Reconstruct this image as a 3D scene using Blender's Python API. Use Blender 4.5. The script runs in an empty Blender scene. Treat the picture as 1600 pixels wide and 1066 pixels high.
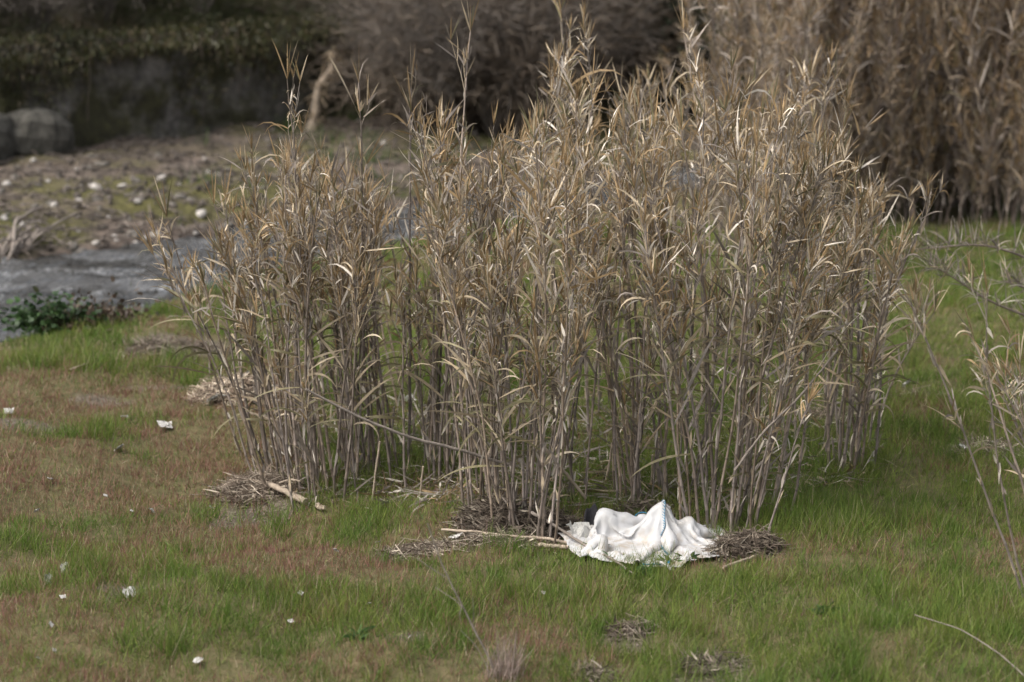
import bpy, math, random
import numpy as np
from math import radians, sin, cos, tan, pi
from mathutils import Vector, Matrix, Euler

# ------------------------------------------------------------------ camera, sky, sun, exposure
SC = bpy.context.scene
COL = SC.collection
CAM_H, PITCH, FOC = 5.0, 12.0, 85.0
cam_data = bpy.data.cameras.new("camera")
cam = bpy.data.objects.new("camera", cam_data); COL.objects.link(cam)
cam.location = (0, 0, CAM_H); cam.rotation_euler = (radians(90 - PITCH), 0, 0)
cam_data.lens = FOC; cam_data.sensor_width = 36; cam_data.clip_end = 600
cam_data.dof.use_dof = True; cam_data.dof.focus_distance = 17.6; cam_data.dof.aperture_fstop = 1.25
SC.camera = cam
SUN_EL, SUN_AZ = 54.0, 242.0          # azimuth clockwise from +Y: behind the camera, to the left
world = bpy.data.worlds.new("World"); SC.world = world; world.use_nodes = True
wn = world.node_tree.nodes; wl = world.node_tree.links; wn.clear()
sky = wn.new("ShaderNodeTexSky"); sky.sky_type = 'NISHITA'; sky.sun_disc = False
sky.sun_elevation = radians(SUN_EL); sky.sun_rotation = radians(SUN_AZ)
sky.air_density = 1.0; sky.dust_density = 5.0; sky.ozone_density = 1.0
hs = wn.new("ShaderNodeHueSaturation"); hs.inputs['Saturation'].default_value = 0.35
bg = wn.new("ShaderNodeBackground"); bg.inputs['Strength'].default_value = 0.15
wo = wn.new("ShaderNodeOutputWorld")
wl.new(sky.outputs[0], hs.inputs['Color']); wl.new(hs.outputs[0], bg.inputs[0]); wl.new(bg.outputs[0], wo.inputs[0])
sd = bpy.data.lights.new("sun", 'SUN'); sd.energy = 1.15; sd.angle = radians(42); sd.color = (1.0, 0.95, 0.87)
sun = bpy.data.objects.new("sun", sd); COL.objects.link(sun)
_sv = Vector((sin(radians(SUN_AZ)) * cos(radians(SUN_EL)), cos(radians(SUN_AZ)) * cos(radians(SUN_EL)), sin(radians(SUN_EL))))
sun.rotation_euler = (-_sv).to_track_quat('-Z', 'Y').to_euler(); sun.location = _sv * 60
SC.view_settings.view_transform = 'Standard'; SC.view_settings.look = 'None'
SC.view_settings.gamma = 1.0; SC.view_settings.use_curve_mapping = False
SC.view_settings.exposure = 0.88
SC.render.engine = 'CYCLES'; SC.cycles.use_denoising = True
SC.cycles.max_bounces = 6; SC.cycles.diffuse_bounces = 3; SC.cycles.transparent_max_bounces = 4

RG = np.random.default_rng(11)
random.seed(5)
FPX = 1600 * FOC / 36.0
CP, SP = cos(radians(PITCH)), sin(radians(PITCH))

# ------------------------------------------------------------------ maths helpers
def pix(px, py, z=0.0):
    """Where the line of sight through a photo pixel meets the level z."""
    a = (px - 800) / FPX; b = (533 - py) / FPX
    dy = CP + b * SP; dz = -SP + b * CP
    t = (z - CAM_H) / dz
    return a * t, dy * t

def to_pix(x, y, z):
    dep = y * CP - (z - CAM_H) * SP
    up = y * SP + (z - CAM_H) * CP
    return 800 + FPX * x / dep, 533 - FPX * up / dep

def _hash(ix, iy, s):
    h = (ix.astype(np.int64) * 374761393 + iy.astype(np.int64) * 668265263 + s * 974634757) & 0x7fffffff
    h = ((h ^ (h >> 13)) * 1274126177) & 0x7fffffff
    return ((h ^ (h >> 16)) & 0xffff) / 65535.0

def vnoise(x, y, s=0):
    x = np.asarray(x, float); y = np.asarray(y, float)
    ix = np.floor(x); iy = np.floor(y); fx = x - ix; fy = y - iy
    fx = fx * fx * (3 - 2 * fx); fy = fy * fy * (3 - 2 * fy)
    a = _hash(ix, iy, s); b = _hash(ix + 1, iy, s); c = _hash(ix, iy + 1, s); d = _hash(ix + 1, iy + 1, s)
    return (a * (1 - fx) + b * fx) * (1 - fy) + (c * (1 - fx) + d * fx) * fy

def fbm(x, y, s=0, o=4):
    t = 0; a = 0.5; n = 0
    x = np.asarray(x, float); y = np.asarray(y, float)
    for k in range(o):
        t = t + a * vnoise(x, y, s + k * 17); n += a; a *= 0.5; x = x * 2.03 + 5.1; y = y * 2.03 - 3.7
    return t / n

def sstep(a, b, x):
    t = np.clip((np.asarray(x, float) - a) / (b - a), 0, 1); return t * t * (3 - 2 * t)

def norm(v):
    return v / np.maximum(np.linalg.norm(v, axis=-1, keepdims=True), 1e-9)

# ------------------------------------------------------------------ the lie of the land
WATER_Z = -0.26
NB = np.array([pix(*p, -0.05) for p in [(-400, 600), (-150, 556), (0, 530), (120, 506), (230, 486), (330, 448), (450, 415), (600, 385), (800, 345), (1200, 272), (1600, 236), (2200, 220)]])
FB = np.array([pix(*p, WATER_Z) for p in [(-600, 470), (-200, 445), (0, 425), (60, 407), (130, 397), (250, 380), (350, 364), (480, 346), (600, 332), (900, 290), (1200, 250), (1600, 214), (2200, 190)]])
WB = np.array([pix(*p, 0.3) for p in [(-700, 255), (-200, 236), (0, 226), (300, 196), (620, 160), (900, 146), (1300, 135), (2000, 125)]])
def near_bank(x): return np.interp(x, NB[:, 0], NB[:, 1])
def far_bank(x): return np.interp(x, FB[:, 0], FB[:, 1])
def wall_line(x): return np.interp(x, WB[:, 0], WB[:, 1])
WALL_H = 1.35
BARE = [(280, 552, .62, .35), (365, 615, .45, .25), (405, 768, .42, .3), (660, 846, .35, .10), (790, 822, .42, .3), (860, 838, .25, .2), (1160, 860, .3, .18),
        (1290, 655, .4, .2), (1425, 615, .28, .14), (1545, 705, .35, .16), (30, 668, .45, .2), (1110, 1045, .26, .3), (985, 990, .16, .14),
        (200, 935, .2, .1), (590, 612, .3, .2), (640, 1005, .14, .1), (160, 620, .35, .09), (240, 603, .3, .07), (1560, 560, .5, .25), (930, 1055, .18, .14)]
BAREW = [(*pix(a, b, 0), c, d * 1.6) for a, b, c, d in BARE]

def bare_mask(x, y):
    m = np.zeros(np.broadcast(x, y).shape)
    w = (fbm(np.asarray(x) * 3.1, np.asarray(y) * 3.1, 5) - .5) * 1.1
    for bx, by, rx, ry in BAREW:
        d = np.sqrt(((x - bx) / rx) ** 2 + ((y - by) / ry) ** 2) + w
        m = np.maximum(m, 1 - sstep(.65, 1.1, d))
    return m

def gz(x, y):
    x = np.asarray(x, float); y = np.asarray(y, float)
    nb = near_bank(x); fb = far_bank(x); wb = wall_line(x)
    rip = (fbm(x * 1.3, y * 1.3, 3) - .5)
    meadow = 0.34 * (fbm(x * .4, y * .4, 1, 2) - .5) + 0.20 * (fbm(x * 1.4, y * 1.4, 2, 3) - .5)
    bx, by = pix(1010, 862, 0); meadow = meadow * (1 - np.exp(-(((x - bx) / 1.0) ** 2 + ((y - by) / .9) ** 2) ** 2))
    hx, hy = pix(215, 530, 0); meadow = meadow + .13 * np.exp(-(((x - hx) / .9) ** 2 + ((y - hy) / .7) ** 2))
    dn = nb - y + rip * .5
    z = meadow * sstep(0, .8, dn) - .62 * (1 - sstep(-.35, .22, dn)) - .04
    df = y - fb + rip * .9
    lump = .26 * (fbm(x * .9, y * .9, 8) - .5) + .16 * (fbm(x * 3, y * 3, 9) - .5)
    bank = -.62 + .42 * sstep(-.3, .35, df) + .22 * sstep(.5, 3, df) + .28 * sstep(3, 14, df) + lump * sstep(.1, 1.2, df)
    z = np.where(y > (nb + fb) / 2, bank, z)
    dw = y - wb - .45
    hill = WALL_H * sstep(-.1, .1, dw) * (1 - sstep(-2.6, -1.4, x)) + .27 * np.clip(dw, 0, 200) * (1 + .25 * (fbm(x * .1, y * .1, 21) - .5)) + .5 * (fbm(x * .5, y * .5, 22) - .5) * sstep(0, 3, dw)
    return z + np.where(dw > -.1, hill, 0)

def axis(*segs):
    a = []
    for s, e, st in segs: a.append(np.arange(s, e, st))
    a.append([segs[-1][1]]); return np.concatenate(a)
gx = axis((-140, -30, 6), (-30, -13, .8), (-13, -6, .2), (-6, 6, .11), (6, 13, .2), (13, 30, .8), (30, 140, 6))
gy = axis((3, 11, .4), (11, 24, .11), (24, 60, .17), (60, 90, 1.5), (90, 260, 10))
GX, GY = np.meshgrid(gx, gy); GZ = gz(GX, GY)
def gzf(x, y):
    i = min(max(int(np.searchsorted(gx, x)) - 1, 0), len(gx) - 2); j = min(max(int(np.searchsorted(gy, y)) - 1, 0), len(gy) - 2)
    u = (x - gx[i]) / (gx[i + 1] - gx[i]); v = (y - gy[j]) / (gy[j + 1] - gy[j])
    return float((GZ[j, i] * (1 - u) + GZ[j, i + 1] * u) * (1 - v) + (GZ[j + 1, i] * (1 - u) + GZ[j + 1, i + 1] * u) * v)
def gp(px, py, lift=0.0):
    """Ground point seen at a photo pixel (a few fixed-point steps on the height)."""
    z = 0.0
    for _ in range(8):
        x, y = pix(px, py, z); z = .5 * z + .5 * gzf(x, y)
    return Vector((x, y, gzf(x, y) + lift))

# ------------------------------------------------------------------ materials
def mat(name):
    m = bpy.data.materials.new(name); m.use_nodes = True
    nt = m.node_tree; nt.nodes.clear()
    out = nt.nodes.new("ShaderNodeOutputMaterial")
    return m, nt, out
def N(nt, t, **kw):
    n = nt.nodes.new(t)
    for k, v in kw.items():
        if k in n.inputs.keys(): n.inputs[k].default_value = v
        else: setattr(n, k, v)
    return n
def ramp(nt, fac, stops):
    r = nt.nodes.new("ShaderNodeValToRGB"); e = r.color_ramp.elements
    while len(e) < len(stops): e.new(.5)
    for i, (p, c) in enumerate(stops): e[i].position = p; e[i].color = (*c, 1) if len(c) == 3 else c
    nt.links.new(fac, r.inputs[0]); return r.outputs[0]
def mixc(nt, fac, a, b, mode='MIX'):
    m = nt.nodes.new("ShaderNodeMix"); m.data_type = 'RGBA'; m.blend_type = mode; m.clamp_factor = True
    for sock, v in ((m.inputs[0], fac), (m.inputs[6], a), (m.inputs[7], b)):
        if isinstance(v, bpy.types.NodeSocket): nt.links.new(v, sock)
        elif isinstance(v, (int, float)): sock.default_value = v
        else: sock.default_value = (*v, 1)
    return m.outputs[2]
def noise(nt, scale, detail=4, vec=None, rough=.6):
    n = N(nt, "ShaderNodeTexNoise", Scale=scale, Detail=detail, Roughness=rough)
    if vec is not None: nt.links.new(vec, n.inputs['Vector'])
    return n.outputs['Fac']
def geo_pos(nt): return nt.nodes.new("ShaderNodeNewGeometry").outputs['Position']
def obj_co(nt): return nt.nodes.new("ShaderNodeTexCoord").outputs['Object']

def leafy(name, translucent=.3, rough=.6, spread=.35, inst=False, noise_scale=18., spec=.3):
    """Colour from the mesh's own 'tint' attribute, varied by object and by fine noise."""
    m, nt, out = mat(name)
    at = N(nt, "ShaderNodeAttribute", attribute_name="tint")
    c = at.outputs['Color']
    oi = nt.nodes.new("ShaderNodeObjectInfo")
    mr = N(nt, "ShaderNodeMapRange"); mr.inputs[3].default_value = 1 - spread; mr.inputs[4].default_value = 1 + spread
    nt.links.new(oi.outputs['Random'], mr.inputs[0])
    n = noise(nt, noise_scale, 3, obj_co(nt))
    mr2 = N(nt, "ShaderNodeMapRange"); mr2.inputs[1].default_value = .25; mr2.inputs[2].default_value = .75; mr2.inputs[3].default_value = .68; mr2.inputs[4].default_value = 1.3
    nt.links.new(n, mr2.inputs[0])
    mu = N(nt, "ShaderNodeMath", operation='MULTIPLY'); nt.links.new(mr.outputs[0], mu.inputs[0]); nt.links.new(mr2.outputs[0], mu.inputs[1])
    vm = N(nt, "ShaderNodeVectorMath", operation='SCALE'); nt.links.new(c, vm.inputs[0]); nt.links.new(mu.outputs[0], vm.inputs['Scale'])
    p = N(nt, "ShaderNodeBsdfPrincipled", Roughness=rough); p.inputs['Specular IOR Level'].default_value = spec
    nt.links.new(vm.outputs[0], p.inputs['Base Color'])
    if translucent > 0:
        t = nt.nodes.new("ShaderNodeBsdfTranslucent"); nt.links.new(vm.outputs[0], t.inputs[0])
        mx = N(nt, "ShaderNodeMixShader"); mx.inputs[0].default_value = translucent
        nt.links.new(p.outputs[0], mx.inputs[1]); nt.links.new(t.outputs[0], mx.inputs[2]); nt.links.new(mx.outputs[0], out.inputs[0])
    else:
        nt.links.new(p.outputs[0], out.inputs[0])
    return m

M = {}
M['dry_leaf'] = leafy('dry_leaf', .22, .55, .22)
M['cane_stem'] = leafy('cane_stem', 0, .5, .3, noise_scale=14, spec=.35)
M['green_leaf'] = leafy('green_leaf', .3, .45, .2)
M['twig'] = leafy('twig', 0, .75, .25)

def plain(name, col, rough=.7, var=.3, scale=12, bump=0, dark=None, spec=.3):
    m, nt, out = mat(name)
    co = obj_co(nt)
    n = noise(nt, scale, 5, co)
    d = dark if dark else tuple(v * (1 - var) for v in col)
    c = ramp(nt, n, [(.3, d), (.7, tuple(min(1, v * (1 + var * .5)) for v in col))])
    p = N(nt, "ShaderNodeBsdfPrincipled", Roughness=rough); p.inputs['Specular IOR Level'].default_value = spec
    nt.links.new(c, p.inputs['Base Color'])
    if bump:
        b = N(nt, "ShaderNodeBump", Strength=bump, Distance=.02); nt.links.new(noise(nt, scale * 3, 5, co), b.inputs['Height']); nt.links.new(b.outputs[0], p.inputs['Normal'])
    nt.links.new(p.outputs[0], out.inputs[0]); return m
M['stone'] = plain('stone', (.44, .41, .37), .85, .35, 7, .4)
M['stone_dark'] = plain('stone_dark', (.15, .135, .115), .85, .4, 7, .5)
M['boulder'] = plain('boulder', (.085, .08, .068), .95, .7, 5, .9)
M['driftwood'] = plain('driftwood', (.36, .29, .22), .8, .4, 16, .5)
M['grey_wood'] = plain('grey_wood', (.23, .195, .165), .85, .4, 12, .5)
M['paper'] = plain('paper', (.52, .50, .47), .75, .45, 14, .2)
M['plastic_grey'] = plain('plastic_grey', (.42, .41, .38), .4, .3, 9, .1, spec=.5)
M['dark_cloth'] = plain('dark_cloth', (.035, .033, .036), .9, .3, 30, .3)
M['blue_thread'] = plain('blue_thread', (.035, .20, .33), .7, .3, 40, .2)
M['mulch'] = plain('mulch', (.17, .13, .10), .95, .6, 22, .9)
M['ash'] = plain('ash', (.46, .42, .37), .95, .5, 25, .7)

# ground
m, nt, out = mat('ground'); M['ground'] = m
pos = geo_pos(nt); za = N(nt, "ShaderNodeAttribute", attribute_name="zone"); sep = nt.nodes.new("ShaderNodeSeparateColor"); nt.links.new(za.outputs['Color'], sep.inputs[0])
n1 = noise(nt, 2.2, 6, pos); n2 = noise(nt, 11, 6, pos, .7); n3 = noise(nt, 30, 8, pos, .8)
meadow = ramp(nt, n2, [(.3, (.06, .062, .026)), (.55, (.115, .098, .048)), (.75, (.17, .125, .075))])
bare = ramp(nt, n3, [(.36, (.03, .024, .018)), (.5, (.11, .088, .066)), (.6, (.19, .16, .125)), (.7, (.38, .34, .29))])
grav = ramp(nt, n2, [(.3, (.04, .033, .028)), (.48, (.10, .08, .066)), (.60, (.17, .137, .112)), (.76, (.32, .28, .24))])
grav = mixc(nt, .35, grav, ramp(nt, n1, [(.38, (.04, .034, .029)), (.62, (.18, .135, .108))]))
moss = ramp(nt, n2, [(.3, (.035, .032, .016)), (.5, (.085, .08, .03)), (.7, (.14, .125, .05))])
hill = ramp(nt, n1, [(.3, (.016, .018, .009)), (.55, (.03, .037, .014)), (.75, (.055, .06, .022))])
c = mixc(nt, sep.outputs[2], meadow, bare)
c = mixc(nt, sep.outputs[0], c, grav)
c = mixc(nt, sep.outputs[1], c, moss)
c = mixc(nt, za.outputs['Alpha'], c, hill)
p = N(nt, "ShaderNodeBsdfPrincipled", Roughness=.95); p.inputs['Specular IOR Level'].default_value = .15
b = N(nt, "ShaderNodeBump", Strength=.8, Distance=.05); nt.links.new(n2, b.inputs['Height']); nt.links.new(b.outputs[0], p.inputs['Normal'])
nt.links.new(c, p.inputs['Base Color']); nt.links.new(p.outputs[0], out.inputs[0])

# water
m, nt, out = mat('water'); M['water'] = m
pos = geo_pos(nt)
mp = N(nt, "ShaderNodeMapping"); mp.inputs['Scale'].default_value = (.8, 2.6, 1); nt.links.new(pos, mp.inputs[0])
p = N(nt, "ShaderNodeBsdfPrincipled", Roughness=.06, IOR=1.33)
wn1 = noise(nt, 3.2, 5, mp.outputs[0]); wn2 = noise(nt, 1.1, 3, mp.outputs[0])
c = ramp(nt, wn2, [(.38, (.018, .017, .014)), (.62, (.075, .074, .073))])
foam_glint_at = N(nt, "ShaderNodeAttribute", attribute_name="foam_glint")
fm = N(nt, "ShaderNodeMath", operation='MULTIPLY'); nt.links.new(foam_glint_at.outputs['Fac'], fm.inputs[0])
fr = ramp(nt, noise(nt, 14, 4, pos), [(.42, (0, 0, 0)), (.6, (1, 1, 1))]); nt.links.new(fr, fm.inputs[1])
c = mixc(nt, fm.outputs[0], c, (.55, .56, .57))
b = N(nt, "ShaderNodeBump", Strength=1.0, Distance=.22); nt.links.new(wn1, b.inputs['Height']); nt.links.new(b.outputs[0], p.inputs['Normal'])
nt.links.new(c, p.inputs['Base Color']); nt.links.new(p.outputs[0], out.inputs[0])

# retaining wall
m, nt, out = mat('wall'); M['wall'] = m
co = geo_pos(nt); n1 = noise(nt, .9, 6, co, .65); n2 = noise(nt, 6, 5, co, .7)
c = ramp(nt, n2, [(.3, (.06, .055, .05)), (.55, (.15, .137, .122)), (.75, (.25, .232, .21))])
mossf = ramp(nt, n1, [(.40, (0, 0, 0)), (.54, (1, 1, 1))])
c = mixc(nt, mossf, c, ramp(nt, n2, [(.3, (.02, .018, .010)), (.7, (.06, .056, .022))]))
p = N(nt, "ShaderNodeBsdfPrincipled", Roughness=.95); nt.links.new(c, p.inputs['Base Color'])
b = N(nt, "ShaderNodeBump", Strength=.8, Distance=.08); nt.links.new(n2, b.inputs['Height']); nt.links.new(b.outputs[0], p.inputs['Normal'])
nt.links.new(p.outputs[0], out.inputs[0])

# woven white bag
m, nt, out = mat('woven_bag'); M['bag'] = m
co = obj_co(nt)
n1 = noise(nt, 4.5, 5, co); n2 = noise(nt, 15, 4, co)
c = ramp(nt, n1, [(.3, (.34, .315, .28)), (.46, (.47, .465, .46)), (.7, (.53, .53, .535))])
sepz = nt.nodes.new("ShaderNodeSeparateXYZ"); nt.links.new(co, sepz.inputs[0])
dirt = N(nt, "ShaderNodeMapRange"); dirt.inputs[1].default_value = .02; dirt.inputs[2].default_value = .16; dirt.inputs[3].default_value = .75; dirt.inputs[4].default_value = 0
nt.links.new(sepz.outputs[2], dirt.inputs[0])
dm = N(nt, "ShaderNodeMath", operation='MULTIPLY'); nt.links.new(dirt.outputs[0], dm.inputs[0]); nt.links.new(ramp(nt, n2, [(.45, (0, 0, 0)), (.65, (1, 1, 1))]), dm.inputs[1])
c = mixc(nt, dm.outputs[0], c, (.33, .27, .20))
p = N(nt, "ShaderNodeBsdfPrincipled", Roughness=.55); nt.links.new(c, p.inputs['Base Color'])
b = N(nt, "ShaderNodeBump", Strength=.25, Distance=.006); nt.links.new(noise(nt, 40, 4, co), b.inputs['Height']); nt.links.new(b.outputs[0], p.inputs['Normal'])
nt.links.new(p.outputs[0], out.inputs[0])

# grass: colour per tuft (instance attribute) and along the blade (mesh attribute)
m, nt, out = mat('grass'); M['grass'] = m
ab = N(nt, "ShaderNodeAttribute", attribute_name="tint"); c = ab.outputs['Color']
p = N(nt, "ShaderNodeBsdfPrincipled", Roughness=.5); p.inputs['Specular IOR Level'].default_value = .25
t = nt.nodes.new("ShaderNodeBsdfTranslucent"); mx = N(nt, "ShaderNodeMixShader"); mx.inputs[0].default_value = .3
nt.links.new(c, p.inputs['Base Color']); nt.links.new(c, t.inputs[0])
nt.links.new(p.outputs[0], mx.inputs[1]); nt.links.new(t.outputs[0], mx.inputs[2]); nt.links.new(mx.outputs[0], out.inputs[0])

# ------------------------------------------------------------------ mesh helpers
class Buf:
    def __init__(s): s.v = []; s.f = []; s.c = []; s.m = []; s.n = 0
    def add(s, v, f, c, mi=0):
        v = np.asarray(v, float).reshape(-1, 3)
        c = np.broadcast_to(np.asarray(c, float), (len(v), 3))
        s.v.append(v); s.c.append(c); s.f.append(np.asarray(f, np.int64) + s.n); s.m.append(np.full(len(f), mi)); s.n += len(v)
    def mesh(s, name, mats, smooth=True):
        me = bpy.data.meshes.new(name)
        v = np.concatenate(s.v); me.vertices.add(len(v)); me.vertices.foreach_set('co', v.astype(np.float32).ravel())
        ln = np.concatenate([np.full(len(f), f.shape[1]) for f in s.f])
        li = np.concatenate([f.ravel() for f in s.f]).astype(np.int32)
        me.loops.add(len(li)); me.loops.foreach_set('vertex_index', li)
        me.polygons.add(len(ln)); st = np.concatenate([[0], np.cumsum(ln)[:-1]]).astype(np.int32)
        me.polygons.foreach_set('loop_start', st)
        me.polygons.foreach_set('material_index', np.concatenate(s.m).astype(np.int32))
        me.polygons.foreach_set('use_smooth', np.full(len(ln), smooth))
        at = me.attributes.new('tint', 'FLOAT_COLOR', 'POINT')
        cc = np.concatenate([np.concatenate(s.c), np.ones((len(v), 1))], 1)
        at.data.foreach_set('color', cc.astype(np.float32).ravel())
        for mm in mats: me.materials.append(mm)
        me.update(calc_edges=True); me.validate(); return me

def ribbons(buf, P, D, L, W, col, droop=0., curl=None, twist=0., nseg=5, mi=0, prof=None, wob=0., rng=RG):
    """n leaf blades at once. P,D (n,3); L,W,droop (n,); narrow base, wide third, drawn-out tip."""
    n = len(P); P = np.array(P, float); D = norm(np.array(D, float))
    L = np.broadcast_to(L, n); W = np.broadcast_to(W, n); droop = np.broadcast_to(droop, n); twist = np.broadcast_to(twist, n)
    rv = rng.normal(size=(n, 3)); S = norm(np.cross(D, rv))
    if curl is not None: curl = np.broadcast_to(curl, n)
    V = np.zeros((n, nseg + 1, 2, 3)); p = P.copy(); d = D.copy()
    cen = norm(rng.normal(size=(n, 3)))
    for k in range(nseg + 1):
        t = k / nseg
        w = prof(t) if prof else (.45 + 1.6 * t if t < .3 else .93 * (1 - ((t - .3) / .7) ** 1.6)) + .03
        V[:, k, 0] = p - S * (W * w * .5)[:, None]; V[:, k, 1] = p + S * (W * w * .5)[:, None]
        p = p + d * (L / nseg)[:, None]
        d = d + np.array([0, 0, -1.]) * (droop * (.3 + 1.3 * t) / nseg)[:, None]
        if curl is not None: d = d + cen * (curl * (.4 + t) / nseg)[:, None]
        if wob: d = d + rng.normal(size=(n, 3)) * wob / nseg
        d = norm(d)
        nn = np.cross(d, S); ang = twist / nseg
        S = norm(S * np.cos(ang)[:, None] + nn * np.sin(ang)[:, None]); S = norm(S - d * (S * d).sum(1, keepdims=True))
    base = (np.arange(n) * (nseg + 1) * 2)[:, None] + np.arange(nseg)[None, :] * 2
    F = np.stack([base, base + 1, base + 3, base + 2], -1).reshape(-1, 4)
    C = np.repeat(np.broadcast_to(col, (n, 3)), (nseg + 1) * 2, 0)
    buf.add(V.reshape(-1, 3), F, C, mi)

def tubes(buf, P, R, col, sides=4, mi=0, cap=False):
    """n tubes along polylines P (n,m,3) with radii R (n,m)."""
    P = np.asarray(P, float); n, mm = P.shape[:2]; R = np.broadcast_to(R, (n, mm))
    T = np.gradient(P, axis=1); T = norm(T)
    ref = np.where(np.abs(T[..., 2:3]) > .9, np.array([1., 0, 0]), np.array([0, 0, 1.]))
    ref = np.broadcast_to(ref[:, :1], T.shape)
    A = norm(np.cross(T, ref)); B = np.cross(T, A)
    th = np.arange(sides) * 2 * pi / sides
    V = P[:, :, None] + R[:, :, None, None] * (A[:, :, None] * np.cos(th)[:, None] + B[:, :, None] * np.sin(th)[:, None])
    i = np.arange(n)[:, None, None] * mm * sides; k = np.arange(mm - 1)[None, :, None] * sides; j = np.arange(sides)[None, None, :]; j2 = (j + 1) % sides
    F = np.stack([i + k + j, i + k + j2, i + k + sides + j2, i + k + sides + j], -1).reshape(-1, 4)
    col = np.asarray(col, float)
    if col.ndim == 1: C = np.broadcast_to(col, (n * mm * sides, 3))
    elif col.ndim == 2 and len(col) == n: C = np.repeat(col, mm * sides, 0)
    else: C = np.repeat(col.reshape(-1, 3), sides, 0)
    buf.add(V.reshape(-1, 3), F, C, mi)
    if cap:
        e = (np.arange(n)[:, None] * mm * sides + np.arange(sides)[None]); e2 = e + (mm - 1) * sides
        vv = V.reshape(-1, 3)
        for q in (e[:, ::-1], e2):
            buf.add(vv[q.ravel()], np.arange(n * sides).reshape(n, sides), np.repeat(C[q[:, 0]], sides, 0), mi)

def link(o, parent=None):
    COL.objects.link(o)
    if parent is not None: o.parent = parent
    return o
def mobj(name, me, parent=None, loc=(0, 0, 0), rot=(0, 0, 0), scale=1.0):
    o = bpy.data.objects.new(name, me); link(o, parent); o.location = loc; o.rotation_euler = rot
    o.scale = (scale,) * 3 if isinstance(scale, (int, float)) else scale
    return o
def empty(name, loc=(0, 0, 0), rot=(0, 0, 0), scale=1.0):
    o = bpy.data.objects.new(name, None); link(o); o.location = loc; o.rotation_euler = rot; o.empty_display_size = .1
    o.scale = (scale,) * 3 if isinstance(scale, (int, float)) else scale
    return o
def tag(o, label, cat, group=None, kind=None):
    o['label'] = label; o['category'] = cat
    if group: o['group'] = group
    if kind: o['kind'] = kind
    return o

# ------------------------------------------------------------------ ground sheet
nx, ny = len(gx), len(gy)
idx = np.arange(nx * ny).reshape(ny, nx)
bufg = Buf(); bufg.add(np.stack([GX, GY, GZ], -1), np.stack([idx[:-1, :-1], idx[:-1, 1:], idx[1:, 1:], idx[1:, :-1]], -1).reshape(-1, 4), (.1, .1, .1))
me = bufg.mesh('ground', [M['ground']])
dfar = GY - far_bank(GX); dwal = GY - wall_line(GX)
nz = fbm(GX * .8, GY * .8, 31)
onfar = sstep(-.6, .0, dfar)
slope_bank = (1 - sstep(.0, .35, near_bank(GX) - GY)) * (1 - onfar)
zr = np.clip(onfar + slope_bank, 0, 1)
zmoss = sstep(.3, .8, dfar) * (1 - sstep(4.5, 8, dfar)) * sstep(.30, .52, nz) * .95
zmoss = np.maximum(zmoss, .8 * sstep(-2.0, -.6, dwal) * sstep(.45, .6, nz))
zb = bare_mask(GX, GY)
zh = sstep(-.3, .2, dwal)
zc = np.stack([zr, zmoss, zb, zh], -1).reshape(-1, 4)
at = me.attributes.new('zone', 'FLOAT_COLOR', 'POINT'); at.data.foreach_set('color', zc.astype(np.float32).ravel())
ground = mobj('ground', me); ground['kind'] = 'structure'

# ------------------------------------------------------------------ river
rx = axis((-40, -12, .5), (-12, 4, .09), (4, 40, .4)); RV = np.linspace(0, 1, 72)
RX = np.repeat(rx[None, :], len(RV), 0); y0 = near_bank(rx) - .55; y1 = far_bank(rx) + .55
RY = y0 + (y1 - y0) * RV[:, None]
RZ = WATER_Z + .20 * (fbm(RX * .9 + RY * .5, RY * 2.0, 41, 2) - .5) + .17 * (fbm(RX * 2.6 + RY, RY * 5.5, 42, 3) - .5)
foam_glint = .34 * sstep(.56, .74, fbm(RX * 1.8 + RY, RY * 4.5, 44, 3))  # pale streaks here are painted ripple glints; the patches below are foam
for fx, fy, fr in [(95, 452, .14), (155, 457, .15), (262, 452, .2), (330, 430, .2)]:
    wx, wy = pix(fx, fy, WATER_Z); dd = np.sqrt(((RX - wx) / fr) ** 2 + ((RY - wy) / (fr * .8)) ** 2)
    RZ = RZ + .05 * np.exp(-dd ** 2 * 2); foam_glint = np.maximum(foam_glint, np.exp(-dd ** 2 * 1.6))
idx = np.arange(RX.size).reshape(RX.shape)
bw = Buf(); bw.add(np.stack([RX, RY, RZ], -1), np.stack([idx[:-1, :-1], idx[:-1, 1:], idx[1:, 1:], idx[1:, :-1]], -1).reshape(-1, 4), (.1, .1, .1))
me = bw.mesh('river', [M['water']])
at = me.attributes.new('foam_glint', 'FLOAT', 'POINT'); at.data.foreach_set('value', foam_glint.astype(np.float32).ravel())
river = mobj('river', me); river['kind'] = 'structure'

# ------------------------------------------------------------------ retaining wall
wx_ = np.arange(-26, -1.55, .16); wz_ = np.linspace(-.5, WALL_H + .12, 14)
WX, WZ = np.meshgrid(wx_, wz_)
base = wall_line(WX); gb = gz(WX, base - .8)
rough = .42 * (fbm(WX * 1.1, WZ * 1.7, 51) - .5) + .24 * (fbm(WX * 4, WZ * 4, 52) - .5)
topv = .55 * (fbm(wx_ * .7, wx_ * 0, 53) - .5)
Zf = gb * (1 - (WZ + .5) / (WALL_H + .62)) + WZ + topv[None] * sstep(.6, 1.4, WZ) + .3 * (WZ + .5) / (WALL_H + .62)
front = np.stack([WX, base - .12 + rough + .12 * np.clip(WZ, 0, 2), Zf], -1)
back = np.stack([WX, base + 1.0 + 0 * rough, Zf - .12], -1)
bufw = Buf(); idx = np.arange(WX.size).reshape(WX.shape); q = lambda i: np.stack([i[:-1, :-1], i[:-1, 1:], i[1:, 1:], i[1:, :-1]], -1).reshape(-1, 4)
bufw.add(front, q(idx), (.1, .1, .1)); bufw.add(back, q(idx)[:, ::-1], (.1, .1, .1))
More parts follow.
